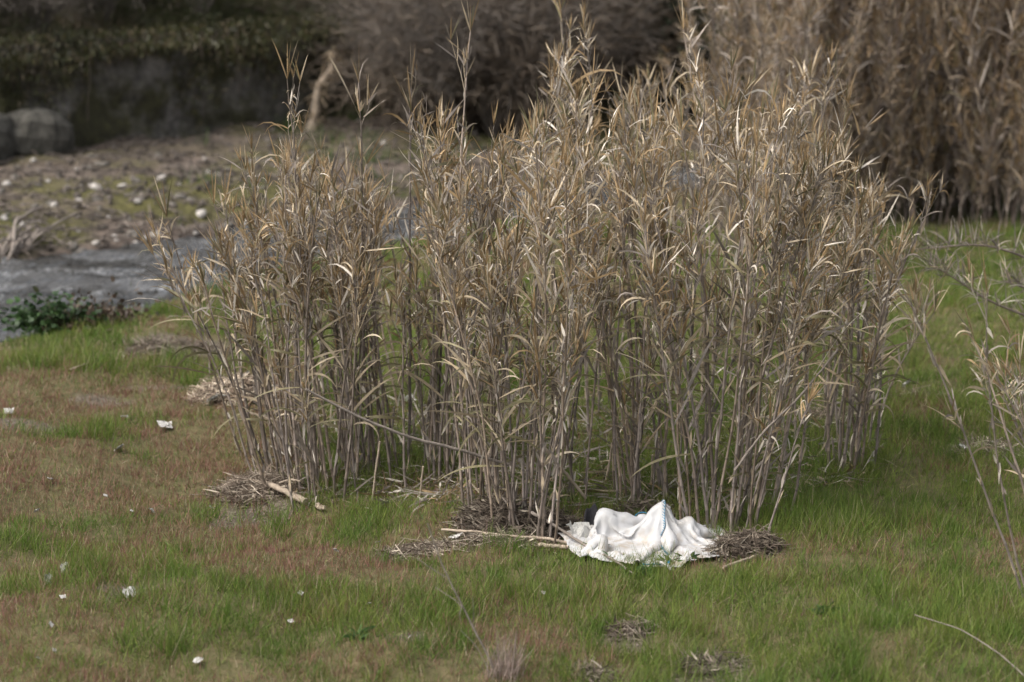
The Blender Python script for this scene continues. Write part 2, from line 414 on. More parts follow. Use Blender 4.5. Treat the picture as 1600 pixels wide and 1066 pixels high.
capv = np.stack([front[-1], back[-1]]); ci = np.arange(capv.shape[0] * capv.shape[1]).reshape(2, -1); bufw.add(capv, q(ci), (.1, .1, .1))
for e, sgn in ((0, 1), (-1, -1)):
    ev = np.stack([front[:, e], back[:, e]]); ei = np.arange(ev.shape[0] * ev.shape[1]).reshape(2, -1); bufw.add(ev, q(ei)[:, ::sgn], (.1, .1, .1))
tag(mobj('retaining_wall', bufw.mesh('retaining_wall', [M['wall']])), 'low mossy grey retaining wall along the foot of the dark hillside', 'wall')

# ------------------------------------------------------------------ background bushes, trees and scrub
def crown(rng, rx, ry, rz, z0, nclump, nleaf, ll, lw, pal, droop=.3, hang=0., spread=.45, mi=0):
    b = Buf(); u = norm(rng.normal(size=(nclump, 3))) * (rng.random((nclump, 1)) ** .45)
    u[:, 2] = np.abs(u[:, 2]) * .95 + (u[:, 2] < 0) * -.0
    cc = u * np.array([rx, ry, rz]) * (0.8 + .4 * rng.random((nclump, 1))) + np.array([0, 0, z0])
    k = rng.integers(0, nclump, nleaf)
    off = rng.normal(size=(nleaf, 3)) * np.array([spread, spread, spread * .8])
    P = cc[k] + off * (.6 + .8 * rng.random((nleaf, 1)))
    P[:, 2] = np.maximum(P[:, 2], .05)
    D = norm(off + rng.normal(size=(nleaf, 3)) * .25 + np.array([0, 0, .15 - hang]))
    ck = rng.random(nclump); pal = np.array(pal)
    pi_ = np.clip((ck[k] * .6 + rng.random(nleaf) * .4) * len(pal), 0, len(pal) - 1).astype(int)
    C = pal[pi_] * (.7 + .6 * rng.random((nleaf, 1)))
    ribbons(b, P, D, ll * (.5 + rng.random(nleaf)), lw * (.6 + .8 * rng.random(nleaf)), C, droop, None, 0, 2, mi, rng=rng)
    return b, cc
def limbs(rng, cc, r0, col, base=(0, 0, 0), n=None, mi=0):
    b = Buf(); m_ = 6; n = n or len(cc); t = np.linspace(0, 1, m_)[None, :, None]
    B = np.array(base)[None, None] + rng.normal(size=(n, 1, 3)) * np.array([.08, .08, 0])
    E = cc[:n][:, None]
    mid = np.concatenate([np.zeros((n, 1, 2)), .22 * np.linalg.norm(E - B, axis=-1, keepdims=True)], -1)
    P = B + (E - B) * t + mid * np.sin(t * pi) + rng.normal(size=(n, m_, 3)) * .06 * np.sin(t * pi)
    R = r0 * (1 - .85 * np.linspace(0, 1, m_))[None] * (.5 + rng.random((n, 1)))
    tubes(b, P, R, col, 4, mi); return b
def bare_bush(rng, h, w, n1=34, n2=9, col=(.115, .098, .083)):
    b = Buf(); m_ = 6; t = np.linspace(0, 1, m_)[None, :, None]
    az = rng.random(n1) * 2 * pi; sp = rng.random(n1) ** .6 * w; E = np.stack([np.cos(az) * sp, np.sin(az) * sp, h * (.55 + .5 * rng.random(n1))], -1)[:, None]
    P = E * t * np.array([1, 1, 1]) + np.array([0, 0, .2 * h]) * np.sin(t * pi) + rng.normal(size=(n1, m_, 3)) * .07 * t
    tubes(b, P, .022 * (1 - .8 * np.linspace(0, 1, m_)), np.array(col) * (.7 + .6 * rng.random((n1, 1))), 4)
    br = Buf()
    n = n1 * n2; k = np.repeat(np.arange(n1), n2); tt = rng.integers(2, m_ - 1, n)
    S = P[k, tt]; L = h * .35 * (.4 + .8 * rng.random((n, 1)))
    d = norm(norm(P[k, tt + 1] - P[k, tt]) + rng.normal(size=(n, 3)) * .6 + np.array([0, 0, .1]))
    t3 = np.linspace(0, 1, 4)[None, :, None]
    Q = S[:, None] + d[:, None] * L[:, None] * t3 + rng.normal(size=(n, 4, 3)) * .04 * t3
    tubes(br, Q, .008 * (1 - .7 * np.linspace(0, 1, 4)), np.array(col) * 1.2 * (.7 + .6 * rng.random((n, 1))), 3)
    n4 = n * 4; k = np.repeat(np.arange(n), 4); S = Q[k, rng.integers(1, 4, n4)]
    d = norm(d[k] + rng.normal(size=(n4, 3)) * .7); Q2 = S[:, None] + d[:, None] * (L[k] * .5)[:, None] * t3[:, [0, 2, 3]]
    tubes(br, Q2, .005, np.array(col) * 1.25 * (.7 + .6 * rng.random((n4, 1))), 3)
    return b, br

PAL_BROWN = [(.05, .038, .028), (.095, .072, .052), (.16, .125, .092), (.26, .21, .16)]
PAL_DARK = [(.010, .014, .008), (.018, .025, .013), (.026, .036, .018), (.042, .05, .026)]
PAL_SCRUB = [(.028, .034, .014), (.05, .06, .021), (.09, .077, .044), (.13, .107, .076), (.065, .09, .026)]
PAL_IVY = [(.022, .024, .010), (.042, .046, .016), (.065, .064, .024), (.09, .07, .038)]
protos = {}
def proto(kind, i):
    if (kind, i) in protos: return protos[kind, i]
    rng = np.random.default_rng(100 + i * 7 + len(kind) * 31)
    if kind == 'brown':
        b, cc = crown(rng, 1.9, 1.5, 2.0, .9, 34, 5200, .36, .016, PAL_BROWN, .9, .15, .42); l = limbs(rng, cc, .05, (.15, .115, .085))
    elif kind == 'dark':
        b, cc = crown(rng, 2.2, 1.8, 2.1, 1.1, 40, 5200, .17, .05, PAL_DARK, .3, 0, .40); l = limbs(rng, cc, .07, (.035, .028, .022))
    elif kind == 'scrub':
        b, cc = crown(rng, 1.3, 1.0, .60, .05, 26, 3400, .12, .014, PAL_SCRUB, .3, 0, .24); l = limbs(rng, cc, .02, (.06, .045, .035))
    elif kind == 'bare':
        l, b = bare_bush(rng, 2.0, 1.3)
    r = (b.mesh(kind + '_crown', [M['twig'] if kind == 'bare' else M['dry_leaf'] if kind == 'brown' else M['green_leaf']]), l.mesh(kind + '_trunk', [M['twig']]))
    protos[kind, i] = r; return r
def bush(kind, px, dist_y, s, label, cat, group, i=0, name=None, zoff=-.05):
    y = dist_y; x = (px - 800) / FPX * (y * CP + 3.5 * SP) 
    cme, tme = proto(kind, i)
    e = empty(name or {'brown': 'dead_bush', 'dark': 'evergreen_tree', 'scrub': 'scrub_bush', 'bare': 'bare_bush'}[kind], (x, y, gzf(x, y) + zoff), (0, 0, random.random() * 6.28), s)
    mobj('trunk', tme, e); mobj('crown', cme, e)
    tag(e, label, cat, group); return e
# brown dead bushes at the end of the wall, behind the gravel
for k, (px, y, s) in enumerate([(655, 40.6, .85), (725, 39.9, 1.0), (800, 40.3, 1.0), (690, 42.3, 1.15), (770, 42.6, 1.3), (850, 41.8, 1.15), (622, 43.2, 1.0), (905, 41.5, 1.0), (640, 45.5, 1.2)]):
    bush('brown', px, y, s, 'tangled brown dead bush behind the tall canes at the end of the wall', 'bush', 'brown bushes at the end of the wall', k % 3)
for k, (px, y, s) in enumerate([(985, 43.5, 1.05), (1075, 42.8, 1.1), (1165, 43.5, 1.2), (1030, 46, 1.5), (1230, 43, 1.2), (930, 47, 1.6), (1130, 47, 1.6), (830, 45, 1.3), (735, 45.5, 1.2)]):
    bush('dark', px, y, s, 'dark green evergreen tree behind the brown bushes and dry canes', 'tree', 'dark evergreens beyond the canes', k % 2)
for k in range(46):
    px = -60 + (k % 12) * 62 + random.uniform(-25, 25); row = k // 12
    wl_ = float(wall_line((px - 800) / FPX * 42)); y = wl_ + 1.6 + row * 2.3 + random.uniform(-.5, .7)
    bush('scrub', px, y, random.uniform(.35, 1.0), 'low dark green scrub bush on the hillside above the retaining wall', 'bush', 'scrub on the hillside', k % 3)
for k in range(30):
    px = -40 + (k % 12) * 58 + random.uniform(-28, 28); row = k // 12
    wl_ = float(wall_line((px - 800) / FPX * 42)); y = wl_ + 1.9 + row * 1.8 + random.uniform(-.5, .8)
    bush('bare', px, y, random.uniform(.5, 1.0), 'leafless grey brown twiggy bush on the hillside above the wall', 'bush', 'leafless bushes on the hillside', k % 3)
for k, (px, y, s) in enumerate([(640, 39.6, 1.0), (705, 39.2, 1.1), (770, 39.4, 1.15), (845, 39.8, 1.1), (600, 41.5, 1.1), (900, 40.2, 1.2)]):
    bush('bare', px, y, s, 'pale wispy leafless shrub in front of the brown dead bushes', 'bush', 'pale shrubs before the brown bushes', k % 3)
# the hanging creeper over the wall
for k in range(17):
    px = -30 + k * 41 + random.uniform(-12, 12)
    x = (px - 800) / FPX * 42; yb = float(wall_line(x)); x = (px - 800) / FPX * (yb * CP + 3.3 * SP); yb = float(wall_line(x))
    rng = np.random.default_rng(300 + k); L = random.choice([.3, .5, .8, 1.1, 1.35, .6]) * random.uniform(.8, 1.1)
    n = 700; b = Buf(); u = rng.random(n); w = rng.normal(size=n) * .45
    hang = L * (.35 + .65 * np.exp(-(w / .5) ** 2)); zz = WALL_H + .38 - u ** .8 * hang * (.6 + .8 * rng.random(n) ** 2)
    P = np.stack([w, -.20 - .10 * rng.random(n) + .12 * zz * .6 - .06 * np.sin(u * pi), zz], -1)
    top = rng.random(n) < .25; P[top, 1] += rng.random(top.sum()) * .8; P[top, 2] = WALL_H + .40 + rng.random(top.sum()) * .16
    D = rng.normal(size=(n, 3)) * .6 + np.array([0, -.4, -.7]); pal = np.array(PAL_IVY); C = pal[rng.integers(0, 4, n)] * (.7 + .6 * rng.random((n, 1)))
    ribbons(b, P, D, .10 * (.6 + .8 * rng.random(n)), .03, C, .4, None, 0, 2, 0, rng=rng)
    st = Buf(); ns = 14; xs = rng.normal(size=ns) * .4; tt = np.linspace(0, 1, 5)
    SPh = np.stack([np.repeat(xs[:, None], 5, 1) + rng.normal(size=(ns, 5)) * .03, np.repeat((-.20 + .35 * (1 - tt))[None], ns, 0), WALL_H + .42 - (tt[None] * hang.max() * (.4 + .6 * rng.random((ns, 1))))], -1)
    tubes(st, SPh, .008, (.05, .038, .028), 3)
    e = empty('hanging_creeper', (x, yb - .02, float(gzf(x, yb - .8)) * .2 + .0)); mobj('foliage', b.mesh('creeper_foliage', [M['green_leaf']]), e)
    mobj('stem', st.mesh('creeper_stem', [M['twig']]), e)['kind'] = 'stuff'
    tag(e, 'dark olive creeper hanging down over the top of the retaining wall', 'creeper', 'creepers hanging over the wall')

# the snag leaning in front of the wall
b = Buf(); g0 = gp(478, 205); t = np.linspace(0, 1, 10)
dep = g0.y; sx = (520 - 478) / FPX * 40; 
P = np.stack([sx * t + .05 * np.sin(t * 9), .25 * t, -.1 + 1.35 * t + .03 * np.sin(t * 13)], -1)[None]
tubes(b, P, (.085 * (1 - .55 * t) * (1 + .18 * np.sin(t * 23)))[None], (.28, .215, .15), 7, cap=True)
e = empty('leaning_snag', g0); mobj('trunk', b.mesh('snag_trunk', [M['driftwood']]), e)
b = Buf(); n = 170; k = RG.integers(1, 10, n); Pq = P[0][k] + RG.normal(size=(n, 3)) * .05
ribbons(b, Pq, RG.normal(size=(n, 3)) + np.array([0, 0, -.8]), .10 + .22 * RG.random(n), .015 + .02 * RG.random(n), np.array([.32, .25, .17]) * (.5 + .8 * RG.random((n, 1))), .8, None, 0, 3)
mobj('clinging_debris', b.mesh('snag_debris', [M['dry_leaf']]), e)
tag(e, 'broken pale brown trunk leaning in front of the mossy wall', 'trunk')

# ------------------------------------------------------------------ stones of the far bank
def rock_mesh(i, mat_):
    rng = np.random.default_rng(500 + i); b = Buf(); nu, nv = 10, 7
    th = np.linspace(0, 2 * pi, nu, endpoint=False); ph = np.linspace(.12, pi - .12, nv)
    TH, PH = np.meshgrid(th, ph); v = np.stack([np.cos(TH) * np.sin(PH), np.sin(TH) * np.sin(PH), np.cos(PH)], -1)
    r = 1 + .35 * (fbm(v[..., 0] * 1.4 + i * 9 + 20, v[..., 1] * 1.4 + v[..., 2] * 1.3 + 20, i) - .5) * 2
    for _ in range(4 if i < 40 else 11):
        nn = norm(rng.normal(size=3)); dd = (v * nn).sum(-1); r = np.minimum(r, np.where(dd > .1, .78 / np.maximum(dd, .1), 9))
    v = v * r[..., None] * np.array([1, .75, .55]); idx = np.arange(nu * nv).reshape(nv, nu); i2 = np.roll(idx, -1, 1)
    b.add(v, np.stack([idx[:-1], idx[1:], i2[1:], i2[:-1]], -1).reshape(-1, 4), (.4, .4, .4))
    b.add(v[0], np.arange(nu)[None], (.4, .4, .4)); b.add(v[-1], np.arange(nu)[::-1][None], (.4, .4, .4))
    return b.mesh('stone', [mat_], i < 40)
rocks = [rock_mesh(i, M['stone']) for i in range(6)]; rocks_d = [rock_mesh(i + 10, M['stone_dark']) for i in range(5)]
ST = [(113, 382, .10), (150, 383, .12), (183, 385, .08), (205, 380, .08), (213, 381, .10), (225, 376, .12), (243, 369, .17), (266, 347, .10), (180, 370, .09), (170, 340, .08), (190, 293, .16), (150, 296, .2), (225, 207, .2), (228, 214, .26), (265, 60, .1),
      (490, 343, .16), (515, 338, .14), (340, 275, .12), (320, 250, .10), (75, 285, .1), (120, 265, .1), (430, 335, .1), (385, 350, .12), (305, 368, .1), (52, 253, .14), (280, 290, .1), (560, 335, .13), (600, 225, .12), (640, 200, .13), (590, 165, .12), (560, 190, .12), (760, 195, .14)]
for k, (px, py, s) in enumerate(ST):
    if py < 100: continue
    g = gp(px, py); o = mobj('stone', rocks[k % 6], None, (g.x, g.y, g.z + s * .1), (random.uniform(-.3, .3), random.uniform(-.3, .3), random.random() * 6), s * .5)
    wl_ = py > 330
    tag(o, 'pale rounded stone lying along the far edge of the stream' if wl_ else 'pale stone lying on the brown gravel below the wall', 'stone', 'pale stones at the far waterline' if wl_ else 'pale stones on the gravel bank')
for k in range(120):
    px = random.uniform(-30, 620); py = random.uniform(190, 395); g = gp(px, py)
    if g.y < far_bank(g.x) - .1 or g.y > wall_line(g.x) - .6: continue
    edge = g.y < far_bank(g.x) + .7
    s = random.uniform(.04, .10) * (1.5 if edge else 1)
    o = mobj('stone', (rocks_d if random.random() < .9 else rocks)[k % 5], None, (g.x, g.y, g.z + s * .1), (random.uniform(-.4, .4), random.uniform(-.4, .4), random.random() * 6), s)
    tag(o, 'small brown or grey stone half sunk in the rough far bank', 'stone', 'small stones on the far bank')
for k, (px, py, sx_, sy_, sz_, rz_, lab) in enumerate([(62, 212, .62, .45, .80, .3, 'large grey boulder at the foot of the mossy wall'), (-10, 222, .75, .5, .75, 1.1, 'wide grey boulder beside the larger one under the mossy wall')]):
    x = (px - 800) / FPX * 36.6; yb = float(wall_line(x)) - .55
    tag(mobj('boulder', rock_mesh(40 + k, M['boulder']), None, (x, yb, gzf(x, yb - .6) + .3), (.1, .15, rz_), (sx_ * 1.1, sy_ * .8, sz_ * 1.15)), lab, 'boulder')
# gravel and flood litter, uncountable
b = Buf(); n = 5200; px = RG.uniform(-60, 900, n); py = RG.uniform(175, 398, n)
gxx, gyy = np.array([pix(a, c_, 0) for a, c_ in zip(px, py)]).T
ok = (gyy > far_bank(gxx) - .15) & (gyy < wall_line(gxx) - .2); gxx, gyy = gxx[ok], gyy[ok]; n = len(gxx)
P = np.stack([gxx, gyy, gz(gxx, gyy) + .01], -1)
cube = np.array([[0, 0, 1], [1, 0, 0], [0, 1, 0], [-1, 0, 0], [0, -1, 0], [0, 0, -1]], float); tri = np.array([[0, 1, 2], [0, 2, 3], [0, 3, 4], [0, 4, 1], [5, 2, 1], [5, 3, 2], [5, 4, 3], [5, 1, 4]])
sc_ = (.014 + .05 * RG.random((n, 1)) ** 2.5)[:, :, None] * (.6 + .8 * RG.random((n, 1, 3)))
V = P[:, None] + cube[None] * sc_ * (.7 + .6 * RG.random((n, 6, 1)))
gcol = np.array([(.065, .054, .044), (.115, .095, .08), (.19, .165, .14), (.42, .39, .36)])[RG.choice(4, n, p=[.5, .34, .14, .02])]
b.add(V, (tri[None] + np.arange(n)[:, None, None] * 6).reshape(-1, 3), np.repeat(gcol, 6, 0))
n2 = 1500; k = RG.integers(0, n, n2); A = P[k]; d = norm(RG.normal(size=(n2, 3)) * np.array([1, 1, .12])); L = .1 + .4 * RG.random((n2, 1))
tubes(b, np.stack([A - d * L / 2, A + np.array([0, 0, .03]), A + d * L / 2], 1) + np.array([0, 0, .02]), .006 + .006 * RG.random((n2, 1)), np.array([.14, .115, .095]) * (.5 + RG.random((n2, 1))), 3)
o = mobj('gravel', b.mesh('gravel', [M['twig']], False)); o['kind'] = 'stuff'; o['label'] = 'brown gravel, twigs and flood litter spread over the far bank'; o['category'] = 'gravel'

# ------------------------------------------------------------------ wood lying about
def wood(name, pts, r0, r1, label, cat, matname='driftwood', col=(.3, .24, .18), sides=7, rough=.25, group=None, m=22):
    """A stick through ground points, as one bent, knotty limb."""
    pts = np.array([list(p) for p in pts], float); s = np.linspace(0, len(pts) - 1, m)
    P = np.stack([np.interp(s, np.arange(len(pts)), pts[:, k]) for k in range(3)], -1)
    for _ in range(2): P[1:-1] = .25 * P[:-2] + .5 * P[1:-1] + .25 * P[2:]
    P[1:-1] += RG.normal(size=(m - 2, 3)) * r0 * .18
    o0 = P[0].copy(); b = Buf(); t = np.linspace(0, 1, m)
    R = (r0 + (r1 - r0) * t) * (1 + rough * (RG.random(m) - .5))
    tubes(b, (P - o0)[None], R[None], col, sides, cap=True)
    o = mobj(name, b.mesh(name, [M[matname]]), None, o0)
    if label: tag(o, label, cat, group)
    return o
def G(px, py, l=.03): return tuple(gp(px, py, l))
# forked driftwood branch by the left tuft
w1 = empty('driftwood_branch', gp(360, 768)); base_ = np.array(w1.location)
def part_wood(name, pts, r0, r1, parent, matname='driftwood', sides=6, m=14):
    o = wood(name, pts, r0, r1, None, None, matname, sides=sides, m=m); o.parent = parent; o.location = Vector(o.location) - Vector(parent.location); return o
part_wood('limb', [G(347, 772, .05), G(372, 768, .10), G(410, 772, .10), G(445, 783, .08), G(478, 794, .05)], .014, .030, w1)
part_wood('fork', [G(372, 766, .10), G(385, 772, .09), G(420, 780, .05)], .016, .008, w1)
part_wood('fork', [G(436, 774, .10), G(455, 772, .12), G(470, 775, .12)], .009, .005, w1)
tag(w1, 'pale forked driftwood branch lying on a twig heap beside the left tuft of canes', 'branch')
wood('driftwood_stub', [G(496, 797, .03), G(508, 802, .04)], .022, .015, 'short pale wood stub in the grass past the driftwood branch', 'wood')
wood('cane_stick', [G(690, 838, .05), G(740, 843, .06), G(800, 851, .06), G(850, 854, .06), G(890, 860, .05)], .009, .012, 'long straight dry cane lying left of the white bag along the litter strip', 'cane', col=(.42, .35, .25))
wood('cane_stick', [G(842, 862, .05), G(888, 866, .05)], .016, .014, 'short thick tan cane piece lying in front of the litter strip', 'cane')
wood('cane_stick', [G(828, 826, .13), G(872, 846, .10), G(920, 868, .06), G(960, 886, .05), G(992, 904, .03)], .013, .007, 'grey weathered cane slanting through the grass in front of the white bag', 'cane', 'grey_wood')
wood('cane_stick', [G(1428, 990, .12), G(1500, 1012, .12), G(1560, 1045, .10), G(1610, 1080, .06)], .003, .006, 'thin bare stick lying across the lush grass away from the bag', 'stick', 'grey_wood')
wood('cane_stick', [G(1130, 893, .03), G(1195, 870, .03)], .012, .008, 'pale bark strip under the twig heap right of the bag', 'stick')
wood('cane_stick', [G(380, 660, .1), G(440, 668, .05)], .012, .007, 'pale stick beside the leaning canes and litter heap', 'stick')
wood('cane_stick', [G(110, 583, .03), G(135, 577, .05)], .01, .008, 'small pale stick lying by the sandy bare strip', 'stick')

def dead_bough(name, roots, label, cat, matname, group=None, r=.03):
    e = empty(name, roots[0][0][0])
    for pts, r0, r1 in roots: part_wood('bough', pts, r0, r1, e, matname, 5, 12)
    tag(e, label, cat, group); return e
# driftwood raft on the far bank, left
raft = []
for k in range(22):
    x0 = random.uniform(-60, 60); y0 = random.uniform(396, 412); dx = random.uniform(20, 75); dy = -random.uniform(5, 38)
    raft.append(([G(x0, y0, .02), G(x0 + dx * .5, y0 + dy * .7 , .12 + random.random() * .12), G(x0 + dx, y0 + dy, .08 + random.random() * .15)], random.uniform(.014, .03), .007))
raft.append(([G(50, 407, .05), G(85, 400, .2), G(120, 362, .25)], .03, .012)); raft.append(([G(20, 412, .05), G(25, 380, .3), G(70, 362, .35)], .035, .012))
dead_bough('driftwood_tangle', raft, 'tangle of pale bleached branches at the far edge of the stream', 'driftwood', 'grey_wood')

# ------------------------------------------------------------------ green leafy shrub on the near bank
rng = np.random.default_rng(77); b, cc = crown(rng, .42, .34, .26, .06, 26, 950, .065, .06, [(.026, .05, .018), (.04, .08, .026), (.06, .11, .036), (.10, .145, .065)], .5, .2, .10)
e = empty('leafy_shrub', gp(88, 517)); mobj('foliage', b.mesh('shrub_foliage', [M['green_leaf']]), e, scale=(1.05, 1.05, .78))
mobj('stem', limbs(rng, cc, .012, (.06, .05, .035)).mesh('shrub_stem', [M['twig']]), e)
tag(e, 'round dark green leafy shrub on the grassy edge of the stream', 'shrub')
rng = np.random.default_rng(78); b, cc = crown(rng, .62, .25, .17, .0, 26, 700, .06, .05, [(.05, .035, .025), (.08, .055, .04), (.11, .08, .055), (.05, .055, .025)], .6, .3, .11)
e = empty('withered_plant', gp(155, 508)); mobj('foliage', b.mesh('withered_foliage', [M['dry_leaf']]), e); mobj('stem', limbs(rng, cc, .008, (.06, .045, .035)).mesh('withered_stem', [M['twig']]), e)
tag(e, 'low brown withered plant beside the green leafy shrub at the stream', 'plant')

# ------------------------------------------------------------------ heaps of flood litter
def heap(px, py, rx, ry, h, ntw, label, dark=1.0, pale=.1, scraps=8):
    ntw = int(ntw * 1.5); dark *= .8 if py < 950 else .55
    g = gp(px, py); rng = np.random.default_rng(int(px * 7 + py)); e = empty('debris_heap', (g.x, g.y, g.z - .03))
    nr, na = 9, 30; rr = np.linspace(0, 1, nr); aa = np.linspace(0, 2 * pi, na, endpoint=False); A, Rr = np.meshgrid(aa, rr)
    edge = 1 + .5 * (fbm(np.cos(A) * 1.6 + px, np.sin(A) * 1.6 + py, 3) - .5)
    X = np.cos(A) * Rr * rx * edge; Y = np.sin(A) * Rr * ry * edge
    Z = h * (1 - Rr ** 2.2) * (.6 + .8 * fbm(X * 7 + px, Y * 7 + py, 4)) + (gz(X + g.x, Y + g.y) - g.z) - .02 * Rr
    b = Buf(); idx = np.arange(X.size).reshape(X.shape); i2 = np.roll(idx, -1, 1)
    b.add(np.stack([X, Y, Z], -1), np.stack([idx[:-1], idx[1:], i2[1:], i2[:-1]], -1).reshape(-1, 4), (.2, .2, .2))
    mobj('mound', b.mesh('mound', [M['mulch']]), e)
    b = Buf(); n = ntw; a = rng.random(n) * 2 * pi; r_ = np.sqrt(rng.random(n)) * 1.1
    x = np.cos(a) * r_ * rx; y = np.sin(a) * r_ * ry
    z = h * np.clip(1 - r_ ** 2.2, 0, 1) * (.6 + .8 * fbm(x * 7 + px, y * 7 + py, 4)) + (gz(x + g.x, y + g.y) - g.z) + .01 + .035 * rng.random(n)
    C0 = np.stack([x, y, z], -1); d = norm(rng.normal(size=(n, 3)) * np.array([1, .8, .22])); L = .03 + .12 * rng.random((n, 1)) ** 1.8
    colr = np.array([(.10, .075, .055), (.16, .125, .095), (.24, .195, .15), (.42, .36, .28)])[rng.choice(4, n, p=[.36 - pale * .5, .34, .3 - pale * .5, pale])] * dark
    tubes(b, np.stack([C0 - d * L, C0 + rng.normal(size=(n, 3)) * .028, C0 + d * L + rng.normal(size=(n, 3)) * .03 * np.array([1, 1, .4])], 1), .0014 + .0028 * rng.random((n, 1)) ** 2, colr, 3)
    m_ = n // 3; k = rng.integers(0, n, m_)
    ribbons(b, C0[k], rng.normal(size=(m_, 3)) * np.array([1, 1, .4]), .05 + .12 * rng.random(m_), .008 + .014 * rng.random(m_), colr[k] * 1.25, .3, .9, 1., 3, 0, rng=rng)
    o = mobj('twig_litter', b.mesh('twig_litter', [M['twig']]), e); o['kind'] = 'stuff'
    tag(e, label, 'debris heap'); return e
heap(408, 770, .40, .30, .10, 700, 'flat heap of brown twigs under the forked driftwood branch', 1.1, .12)
heap(775, 812, .28, .28, .10, 620, 'heap of brown leaf litter and twigs around the canes left of the bag', 1.0, .12)
heap(865, 832, .20, .16, .12, 420, 'dark brown twig heap touching the left end of the white bag', .75, .05)
heap(1165, 866, .24, .16, .14, 620, 'nest like brown twig heap touching the right end of the white bag', .95, .10)
heap(1000, 815, .22, .10, .12, 260, 'brown twig heap showing behind the white bag', .9, .1)
heap(362, 622, .36, .26, .17, 620, 'grey brown flood litter heap behind the leaning left canes', 1.9, .3)
heap(285, 552, .55, .34, .05, 620, 'flat patch of brown flood litter near the green hummock', 1.3, .2)
heap(745, 852, .62, .12, .03, 420, 'thin strip of pale straw and twigs left of the white bag', 1.5, .28)
heap(1295, 655, .36, .18, .05, 300, 'grey flood litter patch behind the right hand canes', 1.3, .3)
heap(1435, 622, .26, .12, .04, 220, 'small pinkish litter patch in the grass between the canes and the right cane clump', 1.3, .3)
heap(1545, 705, .26, .14, .05, 260, 'white speckled litter patch behind the leaning right canes', 1.2, .35)
heap(1112, 1046, .2, .2, .03, 260, 'small twig and litter patch in the grass near the bag', 1.2, .2)
heap(985, 990, .13, .1, .03, 140, 'tiny dry litter patch in the grass in front of the bag', 1.3, .2)
heap(925, 1056, .15, .08, .03, 140, 'small grey twig patch beside the pale dry grass tuft', 1.2, .2)
heap(570, 610, .3, .2, .04, 260, 'flat grey litter patch seen through the left canes', 1.3, .3)

# ------------------------------------------------------------------ pale scraps
def scrap_mesh(i, matname='paper'):
    rng = np.random.default_rng(700 + i); nu, nv = 9, 8; U, V_ = np.meshgrid(np.linspace(-1, 1, nu), np.linspace(-.7, .7, nv))
    Z = .9 * np.abs(fbm(U * 1.3 + i * 3, V_ * 1.3 + 5, i) - .35) + .5 * (fbm(U * 3 + i, V_ * 3, i + 3) - .5)
    X = U * (1 - .35 * rng.random((nv, nu))) + .15 * rng.normal(size=(nv, nu)); Y = V_ + .15 * rng.normal(size=(nv, nu))
    b = Buf(); idx = np.arange(nu * nv).reshape(nv, nu); b.add(np.stack([X, Y, Z], -1), q(idx), (.7, .7, .7)); return b.mesh('scrap', [M[matname]], False)
scr = [scrap_mesh(i) for i in range(5)]; scrg = [scrap_mesh(i + 5, 'plastic_grey') for i in range(2)]
SCR = [(259, 672, 12, 'crumpled white plastic bag lying on the reddish grass below the litter heap'), (187, 707, 9, 'torn white paper scrap on the reddish grass by the crumpled plastic bag'),
       (196, 659, 8, 'greyish paper scrap above the torn white scrap in the grass'), (75, 915, 9, 'upright grey white scrap standing in the reddish grass'), (100, 898, 9, 'flat pale scrap lying beside the upright scrap'),
       (99, 942, 5, None), (78, 756, 6, 'small dark feather like scrap in the reddish grass'), (310, 1042, 9, 'pale spiky scrap in the near reddish grass'), (470, 936, 6, None), (203, 935, 13, 'flat chalky scrap in the bare gap of the reddish grass'),
       (57, 806, 6, None), (165, 782, 4, None), (206, 806, 4, None), (237, 806, 8, 'pale grey scrap of dry bark in the grass below the driftwood branch'), (338, 632, 20, 'white plastic sheet end sticking out of the grey litter heap'), (372, 604, 22, 'white plastic strip on top of the grey litter heap'),
       (455, 980, 6, None), (525, 869, 7, None), (590, 855, 4, None), (712, 847, 14, 'patch of white scraps on the straw strip left of the bag'), (790, 808, 7, None), (640, 630, 10, 'pale plastic scrap seen through the canes'), (575, 953, 5, None), (1507, 705, 10, None), (1550, 700, 12, 'white lump of litter behind the leaning right canes'),
       (1415, 608, 10, None), (1508, 760, 5, None), (850, 935, 5, None), (640, 1005, 5, None), (60, 1038, 4, None), (85, 1026, 4, None), (1120, 1036, 6, None), (870, 790, 8, 'white round scrap at the foot of the canes'), (80, 985, 6, None), (1240, 620, 8, None), (15, 650, 8, None), (330, 800, 4, None)]
for k, (px, py, w, lab) in enumerate(SCR):
    g = gp(px, py, .05); s = w / (FPX / math.hypot(g.y, 5)) * .95
    o = mobj('litter_scrap', scr[k % 5] if (lab is None or 'grey' not in lab) else scrg[k % 2], None, (g.x, g.y, g.z - .01), (.55 + random.uniform(-.3, .3), random.uniform(-.4, .4), random.random() * 6), s)
    if lab and 'upright' in lab: o.rotation_euler = (1.3, .2, .3); o.scale = (s * .8, s * 1.6, s)
    tag(o, lab or 'tiny pale scrap of litter lying in the meadow grass', 'litter', 'tiny pale scraps in the grass' if not lab else None)

